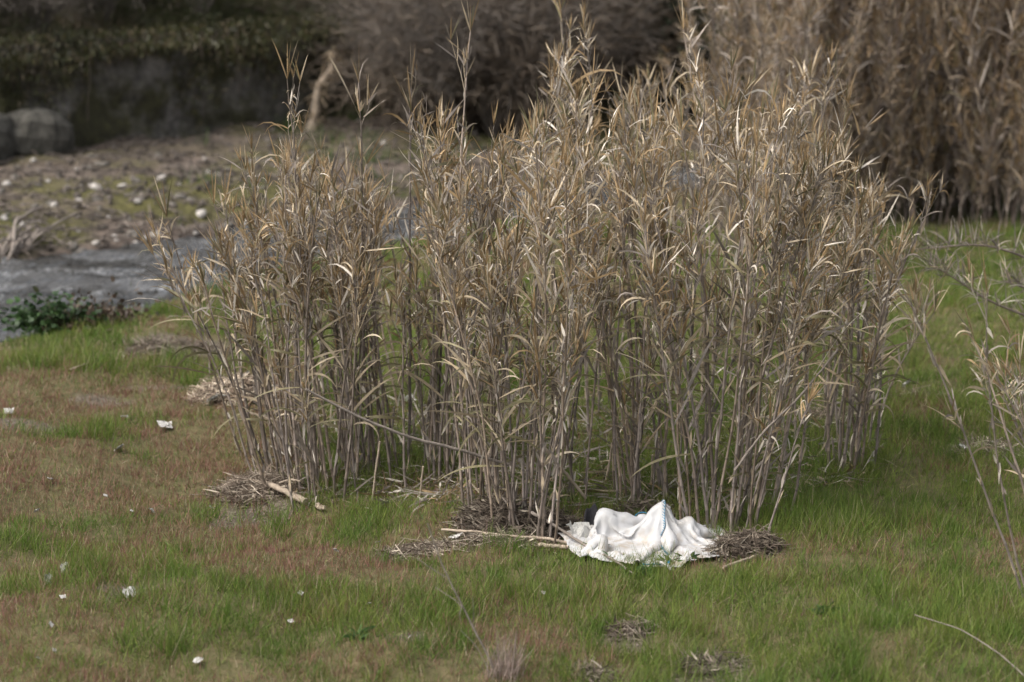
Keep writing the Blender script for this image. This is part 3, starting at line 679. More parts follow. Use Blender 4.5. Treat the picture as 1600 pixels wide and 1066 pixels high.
# ------------------------------------------------------------------ the white woven bag (cloth relaxed over its stiff folds)
def drape():
    rng = np.random.default_rng(4); U = np.linspace(-.86, .60, 96); V_ = np.linspace(-.74, .42, 78)
    UU, VV = np.meshgrid(U, V_); h, w = UU.shape
    pins = [((0, 0), (.127, .15, .33)), ((-.47, .10), (-.295, .25, .19)), ((-.60, -.30), (-.34, -.12, .105)), ((.25, .02), (.30, .15, .185)), ((.47, -.20), (.50, -.04, .06)),
            ((-.08, -.68), (.06, -.44, .03)), ((-.83, .0), (-.54, .06, .03)), ((-.22, .20), (.0, .29, .145)), ((.28, -.48), (.30, -.24, .02)), ((-.55, .4), (-.36, .42, .05)), ((.3, .4), (.3, .42, .0)),
            ((-.30, -.02), (-.16, .13, .10)), ((-.42, -.54), (-.20, -.33, .04))]
    src = np.array([p[0] for p in pins]) * 1.0; dst = np.array([p[1] for p in pins])
    d2 = (UU[..., None] - src[:, 0]) ** 2 + (VV[..., None] - src[:, 1]) ** 2; wgt = 1 / (d2 + .004) ** 1.4
    disp = dst - np.concatenate([src, np.zeros((len(src), 1))], 1)
    P = np.stack([UU, VV, 0 * UU], -1) + (wgt[..., None] * disp).sum(-2) / wgt.sum(-1)[..., None]
    P += rng.normal(size=P.shape) * .004; P[..., 2] += .09 * (fbm(UU * 7, VV * 7, 61) - .4) + .02
    Q = P.copy(); pi_ = [(int(np.abs(V_ - s[1]).argmin()), int(np.abs(U - s[0]).argmin())) for s in src]
    discs = []
    for n_, ((us, vs), t) in enumerate(zip(src, dst)):
        r_ = np.hypot(UU - us, VV - vs); mk = r_ < (.045 if n_ else .06)
        if n_ == 0:
            discs.append((mk, np.stack([t[0] + (UU[mk] - us) * .72, t[1] + (VV[mk] - vs) * .72, t[2] - .62 * r_[mk]], -1))); continue
        discs.append((mk, np.stack([t[0] + (UU[mk] - us) * .92, t[1] + (VV[mk] - vs) * .85, t[2] - .35 * r_[mk] * (t[2] > .05) - .25 * (vs - VV[mk]) * (t[2] > .05)], -1)))
    du, dv = U[1] - U[0], V_[1] - V_[0]; dd = math.hypot(du, dv)
    cons = []
    for (a, b_, L, k) in (((0, 0), (0, 1), du, 1), ((0, 0), (1, 0), dv, 1), ((0, 0), (1, 1), dd, .6), ((0, 1), (1, 0), dd, .6), ((0, 0), (0, 3), 3 * du, .12), ((0, 0), (3, 0), 3 * dv, .12)):
        sr, sc__ = abs(b_[0] - a[0]), abs(b_[1] - a[1])
        cons.append((a, b_, L, k))
    def sl(o, b_, a): 
        mr = max(a[0], b_[0]); mc = max(a[1], b_[1]); return (slice(o[0], h - mr + o[0]), slice(o[1], w - mc + o[1]))
    for step in range(150):
        vel = (P - Q) * .90; Q = P.copy(); P = P + vel; P[..., 2] -= .0006
        for it in range(7):
            for a, b_, L, k in cons:
                A, B = sl(a, b_, a), sl(b_, b_, a); d = P[B] - P[A]; l = np.linalg.norm(d, axis=-1, keepdims=True)
                e = d * (1 - L / np.maximum(l, 1e-6)) * .25 * k
                P[A] += e; P[B] -= e
            for mk, tg in discs: P[mk] += (tg - P[mk]) * .5
            P[pi_[0]] = dst[0]
        P[..., 2] = np.maximum(P[..., 2], .006)
    th = np.arctan2(VV, UU - .0); rr = np.hypot(UU, VV); gu_ = np.gradient(P, axis=1); gv_ = np.gradient(P, axis=0); nn = norm(np.cross(gu_, gv_))
    ridge = lambda f: 1 - 2 * np.abs(f - .5)
    fold = .026 * (ridge(fbm(th * 2.2 + 9, rr * 1.2, 62, 2)) - .6) * sstep(.04, .3, rr)
    wu = UU + .10 * (fbm(UU * 3, VV * 3, 68, 2) - .5); wv = VV + .10 * (fbm(UU * 3 + 7, VV * 3, 69, 2) - .5)
    for q_ in range(11):                      # straight pressed-in creases of stiff woven fabric
        a_ = rng.random() * pi; f_ = 1.6 * 1.28 ** q_; c_ = wu * cos(a_) + wv * sin(a_)
        fold = fold + (.060 / f_) * (2 * np.abs((c_ * f_ + rng.random()) % 1.0 - .5) - .5) * (.3 + 1.2 * fbm(UU * 2.5 + q_ * 3, VV * 2.5, 70 + q_, 2))
    P = P + nn * fold[..., None]; P[..., 2] = np.maximum(P[..., 2], .006 + .045 * fbm(UU * 5, VV * 5, 65) ** 2)
    for _ in range(0):
        K = P.copy(); K[1:-1, 1:-1] = .5 * P[1:-1, 1:-1] + .125 * (P[:-2, 1:-1] + P[2:, 1:-1] + P[1:-1, :-2] + P[1:-1, 2:]); P = K
    return P, U, V_
BP, BU, BV = drape()
bag_g = gp(1010, 862); bag = empty('woven_bag', (bag_g.x, bag_g.y, bag_g.z + .025))
b = Buf(); idx = np.arange(BP.shape[0] * BP.shape[1]).reshape(BP.shape[:2]); 
BUU, BVV = np.meshgrid(BU, BV); inside = (BVV > -.74 + .58 * np.maximum(0, -.20 - BUU) + .05 * (fbm(BUU * 4, BVV * 0, 64) - .5)) & (BVV > -.74 + .72 * np.maximum(0, BUU - .06))
qf = q(idx); qf = qf[inside.ravel()[qf].all(1)]; b.add(BP, qf, (.8, .8, .8))
bo = mobj('fabric', b.mesh('bag_fabric', [M['bag']]), bag)
so = bo.modifiers.new('thick', 'SOLIDIFY'); so.thickness = .003
gu = np.gradient(BP, axis=1); gv = np.gradient(BP, axis=0); BN = norm(np.cross(gu, gv))
def seam(name, path, w, stitch, parent):
    pts = np.array([BP[r, c_] + BN[r, c_] * .009 for r, c_ in path]); side = np.array([norm(gu[r, c_]) for r, c_ in path])
    b = Buf(); n = len(pts); V = np.stack([pts - side * w, pts + side * w], 1); i = np.arange(n - 1)[:, None] * 2
    b.add(V, np.concatenate([i, i + 1, i + 3, i + 2], 1), (.8, .8, .8))
    o = mobj(name, b.mesh(name, [M['bag']]), parent)
    s = np.linspace(0, n - 1, stitch); C_ = np.stack([np.interp(s, np.arange(n), pts[:, k]) for k in range(3)], -1); Sd = np.stack([np.interp(s, np.arange(n), side[:, k]) for k in range(3)], -1)
    nrm = np.stack([np.interp(s, np.arange(n), np.array([BN[r, c_] for r, c_ in path])[:, k]) for k in range(3)], -1)
    b = Buf(); st = np.diff(C_, axis=0); 
    tubes(b, np.stack([C_[:-1] - Sd[:-1] * w * 1.1 + nrm[:-1] * .003, C_[:-1] + st * .45 + nrm[:-1] * .006, C_[:-1] + Sd[:-1] * w * 1.1 + st * .8 + nrm[:-1] * .003], 1), .0026, (.05, .2, .3), 4)
    tubes(b, (C_ + Sd * w * .9 + nrm * .002)[None], .0020, (.05, .2, .3), 4)
    mobj('stitching', b.mesh('stitching', [M['blue_thread']]), o); return o
r0 = int(np.abs(BV).argmin()); c0 = int(np.abs(BU).argmin())
seam('seam', [(r, c0) for r in range(r0 + 1, 3, -1)], .008, 44, bag)
rr_ = int(np.abs(BV - .22).argmin()); seam('seam', [(rr_, c_) for c_ in range(int(np.abs(BU + .33).argmin()), int(np.abs(BU + .12).argmin()))], .005, 12, bag)
ce = int(np.abs(BU + .13).argmin()); seam('seam', [(2, c_) for c_ in range(ce - 8, ce + 6)], .008, 14, bag)
b = Buf(); pr = BP[3, ce + 3]; tubes(b, np.array([[pr + np.array([-.02, -.0, .03]), pr + np.array([.02, -.03, .03]), pr + np.array([.08, -.09, .0])]]), .011, (.8, .8, .8), 8, cap=True)
mobj('lifting_strap', b.mesh('lifting_strap', [M['bag']]), bag)
tag(bag, 'crumpled white woven bulk bag with blue stitched seam lying against the canes', 'bag')
g = gp(938, 812, .04); b = Buf(); U_, V__ = np.meshgrid(np.linspace(-1, 1, 12), np.linspace(0, 1, 8)); b.add(np.stack([.06 * U_, .05 * (1 - U_ ** 2) + .03 * V__, .16 * V__ * (1 - .5 * U_ ** 2) + .02 * np.sin(U_ * 6)], -1), q(np.arange(96).reshape(8, 12)), (.04, .04, .04))
o = mobj('dark_cloth', b.mesh('dark_cloth', [M['dark_cloth']]), None, (bag_g.x - .37, bag_g.y + .36, bag_g.z + .06)); o.modifiers.new('thick', 'SOLIDIFY').thickness = .01
tag(o, 'dark grey cloth fold standing up behind the left end of the white bag', 'cloth')
o = mobj('plastic_bag', scrap_mesh(9, 'plastic_grey'), None, (bag_g.x - .46, bag_g.y + .22, bag_g.z + .06), (.7, .1, .4), (.10, .12, .15)); tag(o, 'small crumpled grey plastic bag at the left tip of the white woven bag', 'plastic bag')

# ------------------------------------------------------------------ giant canes
GOLD, STRAW, PALE, GREY, OLIVE = (.26, .18, .095), (.40, .325, .225), (.57, .51, .43), (.235, .20, .17), (.14, .125, .065)
CP_ALL = np.array([GOLD, STRAW, PALE, GREY, OLIVE])
def cane_proto(i, H, bushy=1.0, detail=1.0, lo=.40, ns_leaf=5):
    rng = np.random.default_rng(900 + i); stem = Buf(); fol = Buf()
    nn = max(8, int(H / .19)); t = np.linspace(0, 1, nn)
    bend = rng.normal() * .085 * H; bend2 = rng.normal() * .085 * H; zz = H * t
    path = np.stack([bend * t ** 2 + .012 * rng.normal(size=nn).cumsum() * .5, bend2 * t ** 2 + .012 * rng.normal(size=nn).cumsum() * .5, zz], -1); path[0] = 0
    r = (.0082 + .0045 * rng.random()) * (1 - .62 * t ** 1.3)
    P = []; R = []; C = []; hue = rng.random(); base = np.array([.19, .158, .138]) * (.7 + .6 * rng.random()) * (1 - hue * .3) + np.array([.25, .17, .09]) * hue ** 2 * .4
    for k in range(nn - 1):
        a, b_ = path[k], path[k + 1]; ic = base * (.75 + .5 * rng.random())
        for f, rm, cm in ((.0, 1.24, .6), (.06, 1.02, 1.15), (.5, .96, 1.0), (.94, 1.0, .85)):
            P.append(a + (b_ - a) * f); R.append(r[k] * rm); C.append(ic * cm)
    P.append(path[-1]); R.append(r[-1] * .5); C.append(base)
    tubes(stem, np.array(P)[None], np.array(R)[None], np.array(C)[None], 6)
    # ragged sheaths on the lower culm
    ns = int(nn * 1.6); kk = rng.integers(1, nn - 1, ns); A = path[kk]; D = rng.normal(size=(ns, 3)) * .22 + np.array([0, 0, 1.]) * np.where(rng.random((ns, 1)) < .7, 1, -1)
    ribbons(fol, A + rng.normal(size=(ns, 3)) * .008, D, .06 + .12 * rng.random(ns), .014 + .012 * rng.random(ns), CP_ALL[rng.choice([1, 2, 3, 3], ns)] * (.7 + .5 * rng.random((ns, 1))), .2, .5, 1.2, 3, 1, rng=rng)
    # side shoots
    pos_at = lambda s: np.stack([np.interp(s, t, path[:, k]) for k in range(3)], -1)
    nb = int((12 + rng.integers(0, 9)) * bushy * (H / 2.6) * (.35 if i >= 5000 and rng.random() < .12 else 1)); s = lo + (.97 - lo) * rng.random(nb) ** .9
    az = rng.random(nb) * 2 * pi; inc = .08 + .42 * rng.random(nb) ** 1.4; BL = (.20 + .42 * rng.random(nb)) * (1.15 - .5 * s)
    d = np.stack([np.cos(az) * np.sin(inc), np.sin(az) * np.sin(inc), np.cos(inc)], -1)
    tq = np.linspace(0, 1, 4); root = pos_at(s); tip_end = root[:, None] + d[:, None] * (BL[:, None] * tq)[..., None] + rng.normal(size=(nb, 4, 3)) * .012 * tq[None, :, None]
    tubes(fol, tip_end, .0042 * (1 - .6 * tq)[None], CP_ALL[rng.choice([3, 3, 1], nb)] * (.75 + .5 * rng.random((nb, 1))), 3, 0)
    sty = rng.random(); nl = int(nb * 6.5 * detail * (.6 if .12 < sty < .32 else 1)); k = rng.integers(0, nb, nl); u = rng.random(nl) ** .7
    P0 = root[k] + d[k] * (BL[k] * u)[:, None]; a2 = rng.random(nl) * 2 * pi; op = .25 + .75 * rng.random(nl)
    side = norm(np.cross(d[k], np.stack([np.cos(a2), np.sin(a2), 0 * a2], -1)) + 1e-3)
    D = d[k] * np.cos(op)[:, None] + side * np.sin(op)[:, None]
    L = .06 + .15 * rng.random(nl) ** 1.3; W = .007 + .010 * rng.random(nl); lg = rng.random(nl) < .12; L = np.where(lg, L + .16, L); W = np.where(lg, W + .005, W)
    if .12 < sty < .32: L = L * 1.7; W = W * 1.25
    hi = (P0[:, 2] / H)[:, None]
    ch = rng.random(nl); gi = np.where(ch < .24, 0, np.where(ch < .56, 1, np.where(ch < .70, 2, np.where(ch < .95, 3, 4))))
    Cl = CP_ALL[gi] * (.65 + .8 * rng.random((nl, 1))) * (.85 + .35 * rng.random())
    dr = np.where(rng.random(nl) < .5, 1.2 + 2.6 * rng.random(nl), .5 * rng.random(nl))
    ribbons(fol, P0, D, L, W, Cl, dr, .9 * rng.random(nl), rng.normal(size=nl) * 1.2, ns_leaf, 1, rng=rng)
    # spear tuft at every tip
    tips = np.concatenate([path[-1:], tip_end[:, -1][rng.random(nb) < .55]]); nt_ = len(tips); per = 5; k = np.repeat(np.arange(nt_), per)
    D = rng.normal(size=(len(k), 3)) * .24 + np.array([0, 0, 1.]) + np.array([bend, bend2, 0]) * .4
    L = (.12 + .16 * rng.random(len(k))) * np.where(k == 0, 1.35, .8)
    ribbons(fol, tips[k], D, L, .010 + .006 * rng.random(len(k)), CP_ALL[rng.choice([0, 0, 0, 1, 4], len(k))] * (.75 + .6 * rng.random((len(k), 1))), .35 * rng.random(len(k)) ** 2 * 3, None, rng.normal(size=len(k)) * .8, 4, 1, rng=rng)
    return dict(H=H, stem=stem, fol=fol, path=path, t=t)

# broad strap leaves, each an object of its own
BIG = []
for i in range(14):
    rng = np.random.default_rng(1300 + i); b = Buf()
    c_ = np.array([STRAW, (.44, .37, .27), OLIVE, (.31, .25, .17), GREY, (.20, .175, .10), (.41, .32, .21)][i % 7]) * (.85 + .3 * rng.random())
    ribbons(b, np.zeros((1, 3)), np.array([[1, 0, [1.6, 1.1, .8, .5, 1.3, .2, .9][i % 7]]]), .30 + .26 * rng.random(), .018 + .009 * rng.random(), c_, [.25, .9, 2.0, 3.4, .5, 1.3][i % 6], .25, rng.normal() * .6, 8, 0, rng=rng)
    BIG.append(b.mesh('strap_leaf', [M['dry_leaf']]))
ncane = 0
def cane(base, H, tilt, az, label, group, nbig=3, rng=random, bushy=None, zrot=None, big_lo=.22, big_hi=.55, name='giant_cane'):
    """One dry cane: a root Empty at the foot with stem, foliage and broad leaves."""
    global ncane
    pr = cane_proto(5000 + ncane, H, bushy=rng.choice([.35, .6, .8, 1.0, 1.3]) if bushy is None else bushy, lo=rng.uniform(.48, .68)); s = 1.0
    rot = Matrix.Rotation(az, 4, 'Z') @ Matrix.Rotation(tilt, 4, 'Y') @ Matrix.Rotation(rng.random() * 6.28 if zrot is None else zrot, 4, 'Z')
    e = empty(name, (base[0], base[1], base[2] - .04), rot.to_euler(), s)
    mobj('stem', pr['stem'].mesh('cane_stem', [M['cane_stem']]), e); f = mobj('foliage', pr['fol'].mesh('cane_foliage', [M['cane_stem'], M['dry_leaf']]), e); f['kind'] = 'stuff'
    a0 = rng.random() * 6.28; h0 = rng.uniform(max(big_lo, .27), .48)
    for j in range(nbig):
        if nbig >= 6: tt = h0 + j * .030; aa = a0 + (j % 2) * 3.14 + rng.uniform(-.35, .35)
        else: tt = rng.uniform(max(big_lo, .40), big_hi + .25); aa = rng.random() * 6.28
        p = [float(np.interp(tt, pr['t'], pr['path'][:, q_])) for q_ in range(3)]
        mobj('leaf', BIG[rng.randrange(14)], e, p, (rng.uniform(-.25, .25), rng.uniform(-.2, .25), aa), rng.uniform(.65, 1.15))
    tag(e, label, 'cane', group); ncane += 1
    return e
def height_for(x, y, z, tip_py):
    b_ = (533 - tip_py) / FPX; ang = -radians(PITCH) + math.atan(b_); return CAM_H + y * tan(ang) - z
TIPX = [200, 330, 390, 450, 530, 580, 625, 660, 700, 740, 800, 850, 900, 980, 1080, 1150, 1230, 1270, 1340, 1400, 1470]
TIPY = [380, 350, 265, 255, 265, 310, 315, 250, 190, 225, 260, 190, 95, 110, 120, 90, 120, 200, 270, 305, 350]
R = random.Random(21)
BUN = [ # px, py, count, spread m, mean lean (deg, + right), leafy chance, label, group
 (428, 732, 12, .15, -11, .15, 'dry brown cane in the left leaning tuft beyond the driftwood branch', 'left leaning tuft of canes'),
 (490, 768, 20, .20, -7, .12, 'grey brown cane in the thick tuft beside the forked driftwood branch', 'thick tuft by the driftwood'),
 (553, 752, 7, .14, -2, .5, 'dry cane standing just right of the thick tuft by the driftwood', 'canes right of the driftwood tuft'),
 (625, 748, 9, .25, 0, .3, 'slim dry cane standing in bright grass left of the litter heap', 'canes in the grass left of the litter heap'),
 (690, 752, 8, .22, -1, .3, 'slim dry cane standing in bright grass left of the litter heap', 'canes in the grass left of the litter heap'),
 (745, 790, 8, .15, -1, .5, 'dry cane rising from the brown leaf litter heap', 'canes in the litter heap'),
 (826, 826, 17, .16, 0, .5, 'dry cane in the tight tuft between the litter heap and the bag', 'tuft between litter heap and bag'),
 (905, 785, 4, .14, 0, .3, 'single dry cane standing behind the left end of the white bag', 'canes behind the bag'),
 (985, 788, 12, .17, 1, .4, 'dry cane standing directly behind the white bag', 'canes behind the bag'),
 (1045, 782, 8, .14, 2, .3, 'dry cane standing directly behind the white bag', 'canes behind the bag'),
 (1132, 828, 18, .16, 3, .45, 'dry cane in the dense tuft on the nest like heap beside the bag', 'dense tuft right of the bag'),
 (1172, 800, 9, .16, 6, .3, 'dry cane in the dense tuft on the nest like heap beside the bag', 'dense tuft right of the bag'),
 (1325, 742, 6, .10, 4, .4, 'dark brown cane at the right end of the stand above lush grass', 'canes at the right end'),
 (1352, 736, 4, .07, 5, .5, 'dark brown cane at the right end of the stand above lush grass', 'canes at the right end'),
]
for px, py, cnt, sp, lean, leafy_, lab, grp in BUN:
    c0_ = gp(px, py); sp *= 1.35
    for j in range(cnt):
        ox, oy = R.gauss(0, sp * .6), R.gauss(0, sp * .7); x, y = c0_.x + ox, c0_.y + oy; z = gzf(x, y)
        tl = lean + ox / sp * 5.5 + R.gauss(0, 4.0); td = oy / sp * 2 + R.gauss(0, 4)
        top_px = px + tan(radians(tl)) * 550
        T = float(np.interp(top_px, TIPX, TIPY)); T = max(T, 190) + abs(R.gauss(0, 105))
        if R.random() < .2: T += R.uniform(120, 300)
        H = min(max(height_for(x, y, z, T), .9), 3.4)
        lf = R.random() < leafy_
        cane((x, y, z), H, math.hypot(radians(tl), radians(td)), math.atan2(td, tl), lab.replace('cane', 'broad leafed cane', 1) if lf else lab, grp, R.randint(10, 14) if lf else R.randint(2, 5), R)
# the body of the stand behind the front tufts
for j in range(108):
    u = R.random(); px = R.uniform(455, 1370); py = R.uniform(560, 765) if px > 700 else R.uniform(620, 745)
    if px > 1250: py = R.uniform(585, 715)
    g = gp(px, py); tl = (px - 900) / 460 * 4.5 + R.gauss(0, 5); td = R.gauss(0, 4)
    top_px = px + tan(radians(tl)) * 520; T = float(np.interp(top_px, TIPX, TIPY)); T = T + abs(R.gauss(0, 85))
    H = min(max(height_for(g.x, g.y, g.z, T), 1.2), 3.7)
    lf = R.random() < .16
    zone = 'behind the driftwood tuft' if px < 600 else 'behind the litter heap' if px < 820 else 'behind the white bag' if px < 1080 else 'behind the dense tuft beside the bag' if px < 1240 else 'at the right end of the stand'
    if zone[0] == 'b' and py < 640: zone = zone.replace('behind', 'well back behind')
    look = 'broad leafed dry cane' if lf else 'tall thin leafed dry cane' if H > 2.75 else 'short thin leafed dry cane' if H < 2.1 else 'thin leafed dry cane'
    cane(g, H, math.hypot(radians(tl), radians(td)), math.atan2(td, tl), look + ' standing ' + zone, 'canes in the body of the stand, ' + zone, R.randint(7, 10) if lf else R.randint(1, 3), R)
# canes with a look of their own
def lone(px, py, tip, lab, nbig=2, zrot=None, H=None, bushy=None, **kw):
    g = gp(px, py); Hh = H or height_for(g.x, g.y, g.z, tip[1]); top = g.z + Hh
    tx, ty = to_pix(g.x, g.y, top); dx = (tip[0] - tx) / (FPX / math.hypot(g.y, 3)); tl = math.atan2(dx, Hh)
    return cane(g, Hh / max(cos(tl), .3), abs(tl), 0 if tl >= 0 else math.pi, lab, None, nbig, R, bushy, zrot, **kw)
lone(735, 772, (655, 55), 'tallest cane of the left half with a ragged spear tip above the stand', 3)
lone(748, 770, (700, 150), 'tall cane with curled pale leaves right below the tallest left tip', 3)
lone(500, 765, (452, 110), 'tall thin cane with a spiky tip rising above the left tufts', 1, bushy=.2)
lone(575, 745, (556, 118), 'thin cane with a forked spear tip near the tall left cane', 1, bushy=.2)
lone(640, 735, (640, 130), 'thin bare cane with a single narrow bud tip', 0, bushy=.1)
lone(380, 712, (240, 335), 'outermost left cane leaning far over the meadow towards the stream', 5)
lone(396, 702, (330, 320), 'left cane leaning beside the outermost one', 4)
lone(418, 735, (300, 380), 'left cane leaning low with drooping tan leaves', 8)
lone(1195, 852, (1250, 560), 'short bare cane slanting right from the nest like twig heap', 1, H=1.1)
lone(1110, 690, (1155, 50), 'tallest cane of the right half with spreading olive tip leaves', 3)
lone(880, 640, (905, 35), 'very tall golden cane at the back of the stand', 2)
lone(935, 655, (935, 60), 'tall golden cane at the back of the stand beside the tallest', 2)
lone(1105, 780, (1100, 470), 'short leafy cane with wide drooping straw leaves behind the white bag', 12, big_lo=.4)
lone(840, 800, (865, 480), 'short leafy cane with olive leaves in two ranks above the litter heap', 12, big_lo=.4)
lone(780, 790, (770, 500), 'short leafy cane with pale arched leaves left of the olive one', 12, big_lo=.4)
lone(557, 770, (545, 480), 'short cane with ladder like olive leaves beside the driftwood tuft', 10, big_lo=.35)
# fallen and leaning dry stalks inside the stand
def at(px, py, y):
    """A point on the line of sight of a photo pixel, at distance y."""
    a = (px - 800) / FPX; b_ = (533 - py) / FPX; t = y / (CP + b_ * SP); return (a * t, y, CAM_H + (-SP + b_ * CP) * t)
yf = gp(780, 800).y
wood('fallen_cane', [at(478, 608, yf - .5), at(560, 652, yf - .4), at(640, 684, yf - .3), at(720, 703, yf - .15), at(800, 728, yf)], .009, .013, 'grey fallen cane slanting across the front of the stand', 'cane', 'grey_wood', sides=6)
wood('fallen_cane', [at(846, 694, yf - .1), at(880, 735, yf), at(915, 778, yf + .1)], .012, .011, 'pale broken cane leaning between the front tufts', 'cane')
yr = gp(1150, 850).y
wood('fallen_cane', [at(1148, 735, yr), at(1195, 672, yr), at(1250, 620, yr + .1), at(1310, 545, yr + .2)], .010, .007, 'pale bare cane slanting upward to the right through the dense tuft', 'cane', 'grey_wood', sides=6)
wood('fallen_cane', [at(755, 738, yf + .6), at(770, 690, yf + .7), at(778, 640, yf + .8)], .013, .012, 'bleached broken cane upright among the stems behind the litter heap', 'cane')
for k in range(26):
    px = R.uniform(440, 1340); g = gp(px, R.uniform(690, 800) if 520 < px < 1180 else R.uniform(690, 750)); h = R.uniform(.18, .6); lx, ly = R.gauss(0, .14), R.gauss(0, .12)
    wood('cane_stub', [(g.x, g.y, g.z - .03), (g.x + lx * h * .5, g.y + ly * h * .5, g.z + h * .5), (g.x + lx * h, g.y + ly * h, g.z + h)], R.uniform(.009, .013), .009, 'short snapped dry cane stub standing among the taller stems', 'cane stub', R.choice(['grey_wood', 'driftwood']), group='snapped stubs among the canes', sides=6, m=7)
n = 4200; lx_ = RG.uniform(430, 1370, n); ly_ = RG.uniform(600, 800, n); okk = (ly_ < np.interp(lx_, [430, 520, 820, 1150, 1250, 1370], [745, 775, 815, 820, 770, 745])); lx_, ly_ = lx_[okk], ly_[okk]; n = len(lx_)
qx, qy = pix(lx_, ly_, 0.0); P = np.stack([qx, qy, gz(qx, qy) + .015 + .05 * RG.random(n)], -1); b = Buf()
ribbons(b, P, RG.normal(size=(n, 3)) * np.array([1, 1, .3]), .08 + .25 * RG.random(n), .008 + .014 * RG.random(n), CP_ALL[RG.choice([1, 2, 3, 3, 0], n)] * (.45 + .6 * RG.random((n, 1))), .15, .8, .8, 3)
o = mobj('leaf_litter', b.mesh('leaf_litter', [M['dry_leaf']])); o['kind'] = 'stuff'; o['label'] = 'fallen dry cane leaves lying in the grass under the stand'; o['category'] = 'litter'
# right edge: sparse clump leaning in
for j, (px, py, tip, nb_) in enumerate([(1602, 935, (1440, 400), 2), (1618, 960, (1470, 470), 2), (1640, 880, (1530, 540), 4), (1625, 800, (1560, 560), 6), (1655, 850, (1590, 600), 7), (1690, 900, (1610, 560), 5)]):
    e = lone(px, py, tip, ['thin bare cane leaning left over the grass, foremost of the sparse right clump', 'thin cane leaning beside the foremost one of the sparse right clump', 'upright cane in the sparse right clump',
      'yellowish cane with strap leaves in the sparse right clump', 'tan leafed cane in the sparse right clump', 'outermost cane of the sparse right clump'][j], nb_, bushy=[.45, .4, .5, .5, .5, .6][j])
print('canes', ncane)

# ------------------------------------------------------------------ geometry-node scatter
def scatter(name, protos_me, P, rot, scl, pick, tint=None, label='', cat=''):
    coll = bpy.data.collections.new(name + '_shapes')
    for i, me in enumerate(protos_me): coll.objects.link(bpy.data.objects.new('%s_shape_%02d' % (name, i), me))
    me = bpy.data.meshes.new(name); me.vertices.add(len(P)); me.vertices.foreach_set('co', np.asarray(P, np.float32).ravel())
    def attr(nm, ty, key, v): a = me.attributes.new(nm, ty, 'POINT'); a.data.foreach_set(key, v)
    attr('rot', 'FLOAT_VECTOR', 'vector', np.asarray(rot, np.float32).ravel()); attr('scl', 'FLOAT_VECTOR', 'vector', np.asarray(scl, np.float32).ravel())
    attr('pick', 'INT', 'value', np.asarray(pick, np.int32))
    if tint is not None: attr('tuft_tint', 'FLOAT_COLOR', 'color', np.concatenate([tint, np.ones((len(P), 1))], 1).astype(np.float32).ravel())
    o = mobj(name, me); o['kind'] = 'stuff'; o['label'] = label; o['category'] = cat
    ng = bpy.data.node_groups.new(name + '_scatter', 'GeometryNodeTree'); ng.interface.new_socket('Geometry', in_out='INPUT', socket_type='NodeSocketGeometry'); ng.interface.new_socket('Geometry', in_out='OUTPUT', socket_type='NodeSocketGeometry')
    gi = ng.nodes.new('NodeGroupInput'); go = ng.nodes.new('NodeGroupOutput'); ci = ng.nodes.new('GeometryNodeCollectionInfo'); ip = ng.nodes.new('GeometryNodeInstanceOnPoints')
    ci.inputs['Collection'].default_value = coll; ci.inputs['Separate Children'].default_value = True; ci.inputs['Reset Children'].default_value = True
    def na(nm, ty): n_ = ng.nodes.new('GeometryNodeInputNamedAttribute'); n_.data_type = ty; n_.inputs[0].default_value = nm; return n_.outputs[0]
    L_ = ng.links.new; L_(gi.outputs[0], ip.inputs['Points']); L_(ci.outputs[0], ip.inputs['Instance']); ip.inputs['Pick Instance'].default_value = True
    L_(na('pick', 'INT'), ip.inputs['Instance Index']); L_(na('rot', 'FLOAT_VECTOR'), ip.inputs['Rotation']); L_(na('scl', 'FLOAT_VECTOR'), ip.inputs['Scale']); L_(ip.outputs[0], go.inputs[0])
    o.modifiers.new('scatter', 'NODES').node_group = ng
    return o

# grass: every blade real, colour mixed blade by blade
def blades(P, L, W, lean, tint, rng, name, label, nseg=2):
    b = Buf(); n = len(P)
    ribbons(b, P, rng.normal(size=(n, 3)) * lean + np.array([.06, 0, 1.]), L, W, tint, .3 + 1.1 * rng.random(n), .35, 0, nseg, 0, prof=lambda t: 1 - .8 * t, rng=rng)
    o = mobj(name, b.mesh(name, [M['grass']])); o['kind'] = 'stuff'; o['label'] = label; o['category'] = 'grass'; return o
nc = 54000; cu = RG.uniform(-70, 1670, nc); cd = 11.6 + (31 - 11.6) * RG.random(nc) ** 1.12
per = RG.integers(5, 13, nc); kk = np.repeat(np.arange(nc), per); n = len(kk)
csz = RG.random(nc)
cx = (cu - 800) / FPX * (cd * CP + 5 * SP); cy = cd
gxx = cx[kk] + RG.normal(size=n) * .028 * (1 + cd[kk] / 30); gyy = cy[kk] + RG.normal(size=n) * .034 * (1 + cd[kk] / 30)
zz = gz(gxx, gyy); ppx, ppy = to_pix(gxx, gyy, zz); dn = near_bank(gxx) - gyy; bm = bare_mask(gxx, gyy)
under_bag = (np.abs(gxx - bag_g.x + .02) < .50) & (gyy > bag_g.y - .30 + .45 * np.abs(gxx - bag_g.x)) & (gyy < bag_g.y + .4)
thin = fbm(gxx * 2.2, gyy * 2.2, 71)
keep = (dn > .12) & (RG.random(n) > bm * .80) & ~under_bag & (RG.random(n) < .35 + sstep(.28, .5, thin))
redbias = np.interp(ppx, [0, 300, 600, 800, 1000, 1200, 1600], [.68, .68, .60, .53, .43, .31, .24])
redbias = redbias - .28 * sstep(640, 560, ppy) * (ppx < 800) - .40 * sstep(430, 540, ppx) * sstep(1480, 1330, ppx) * sstep(850, 790, ppy) * sstep(480, 560, ppy)
redbias = redbias - .10 * sstep(1000, 1200, ppx) * sstep(900, 700, ppy) - .30 * np.exp(-(((ppx - 960) / 130) ** 2 + ((ppy - 905) / 40) ** 2))
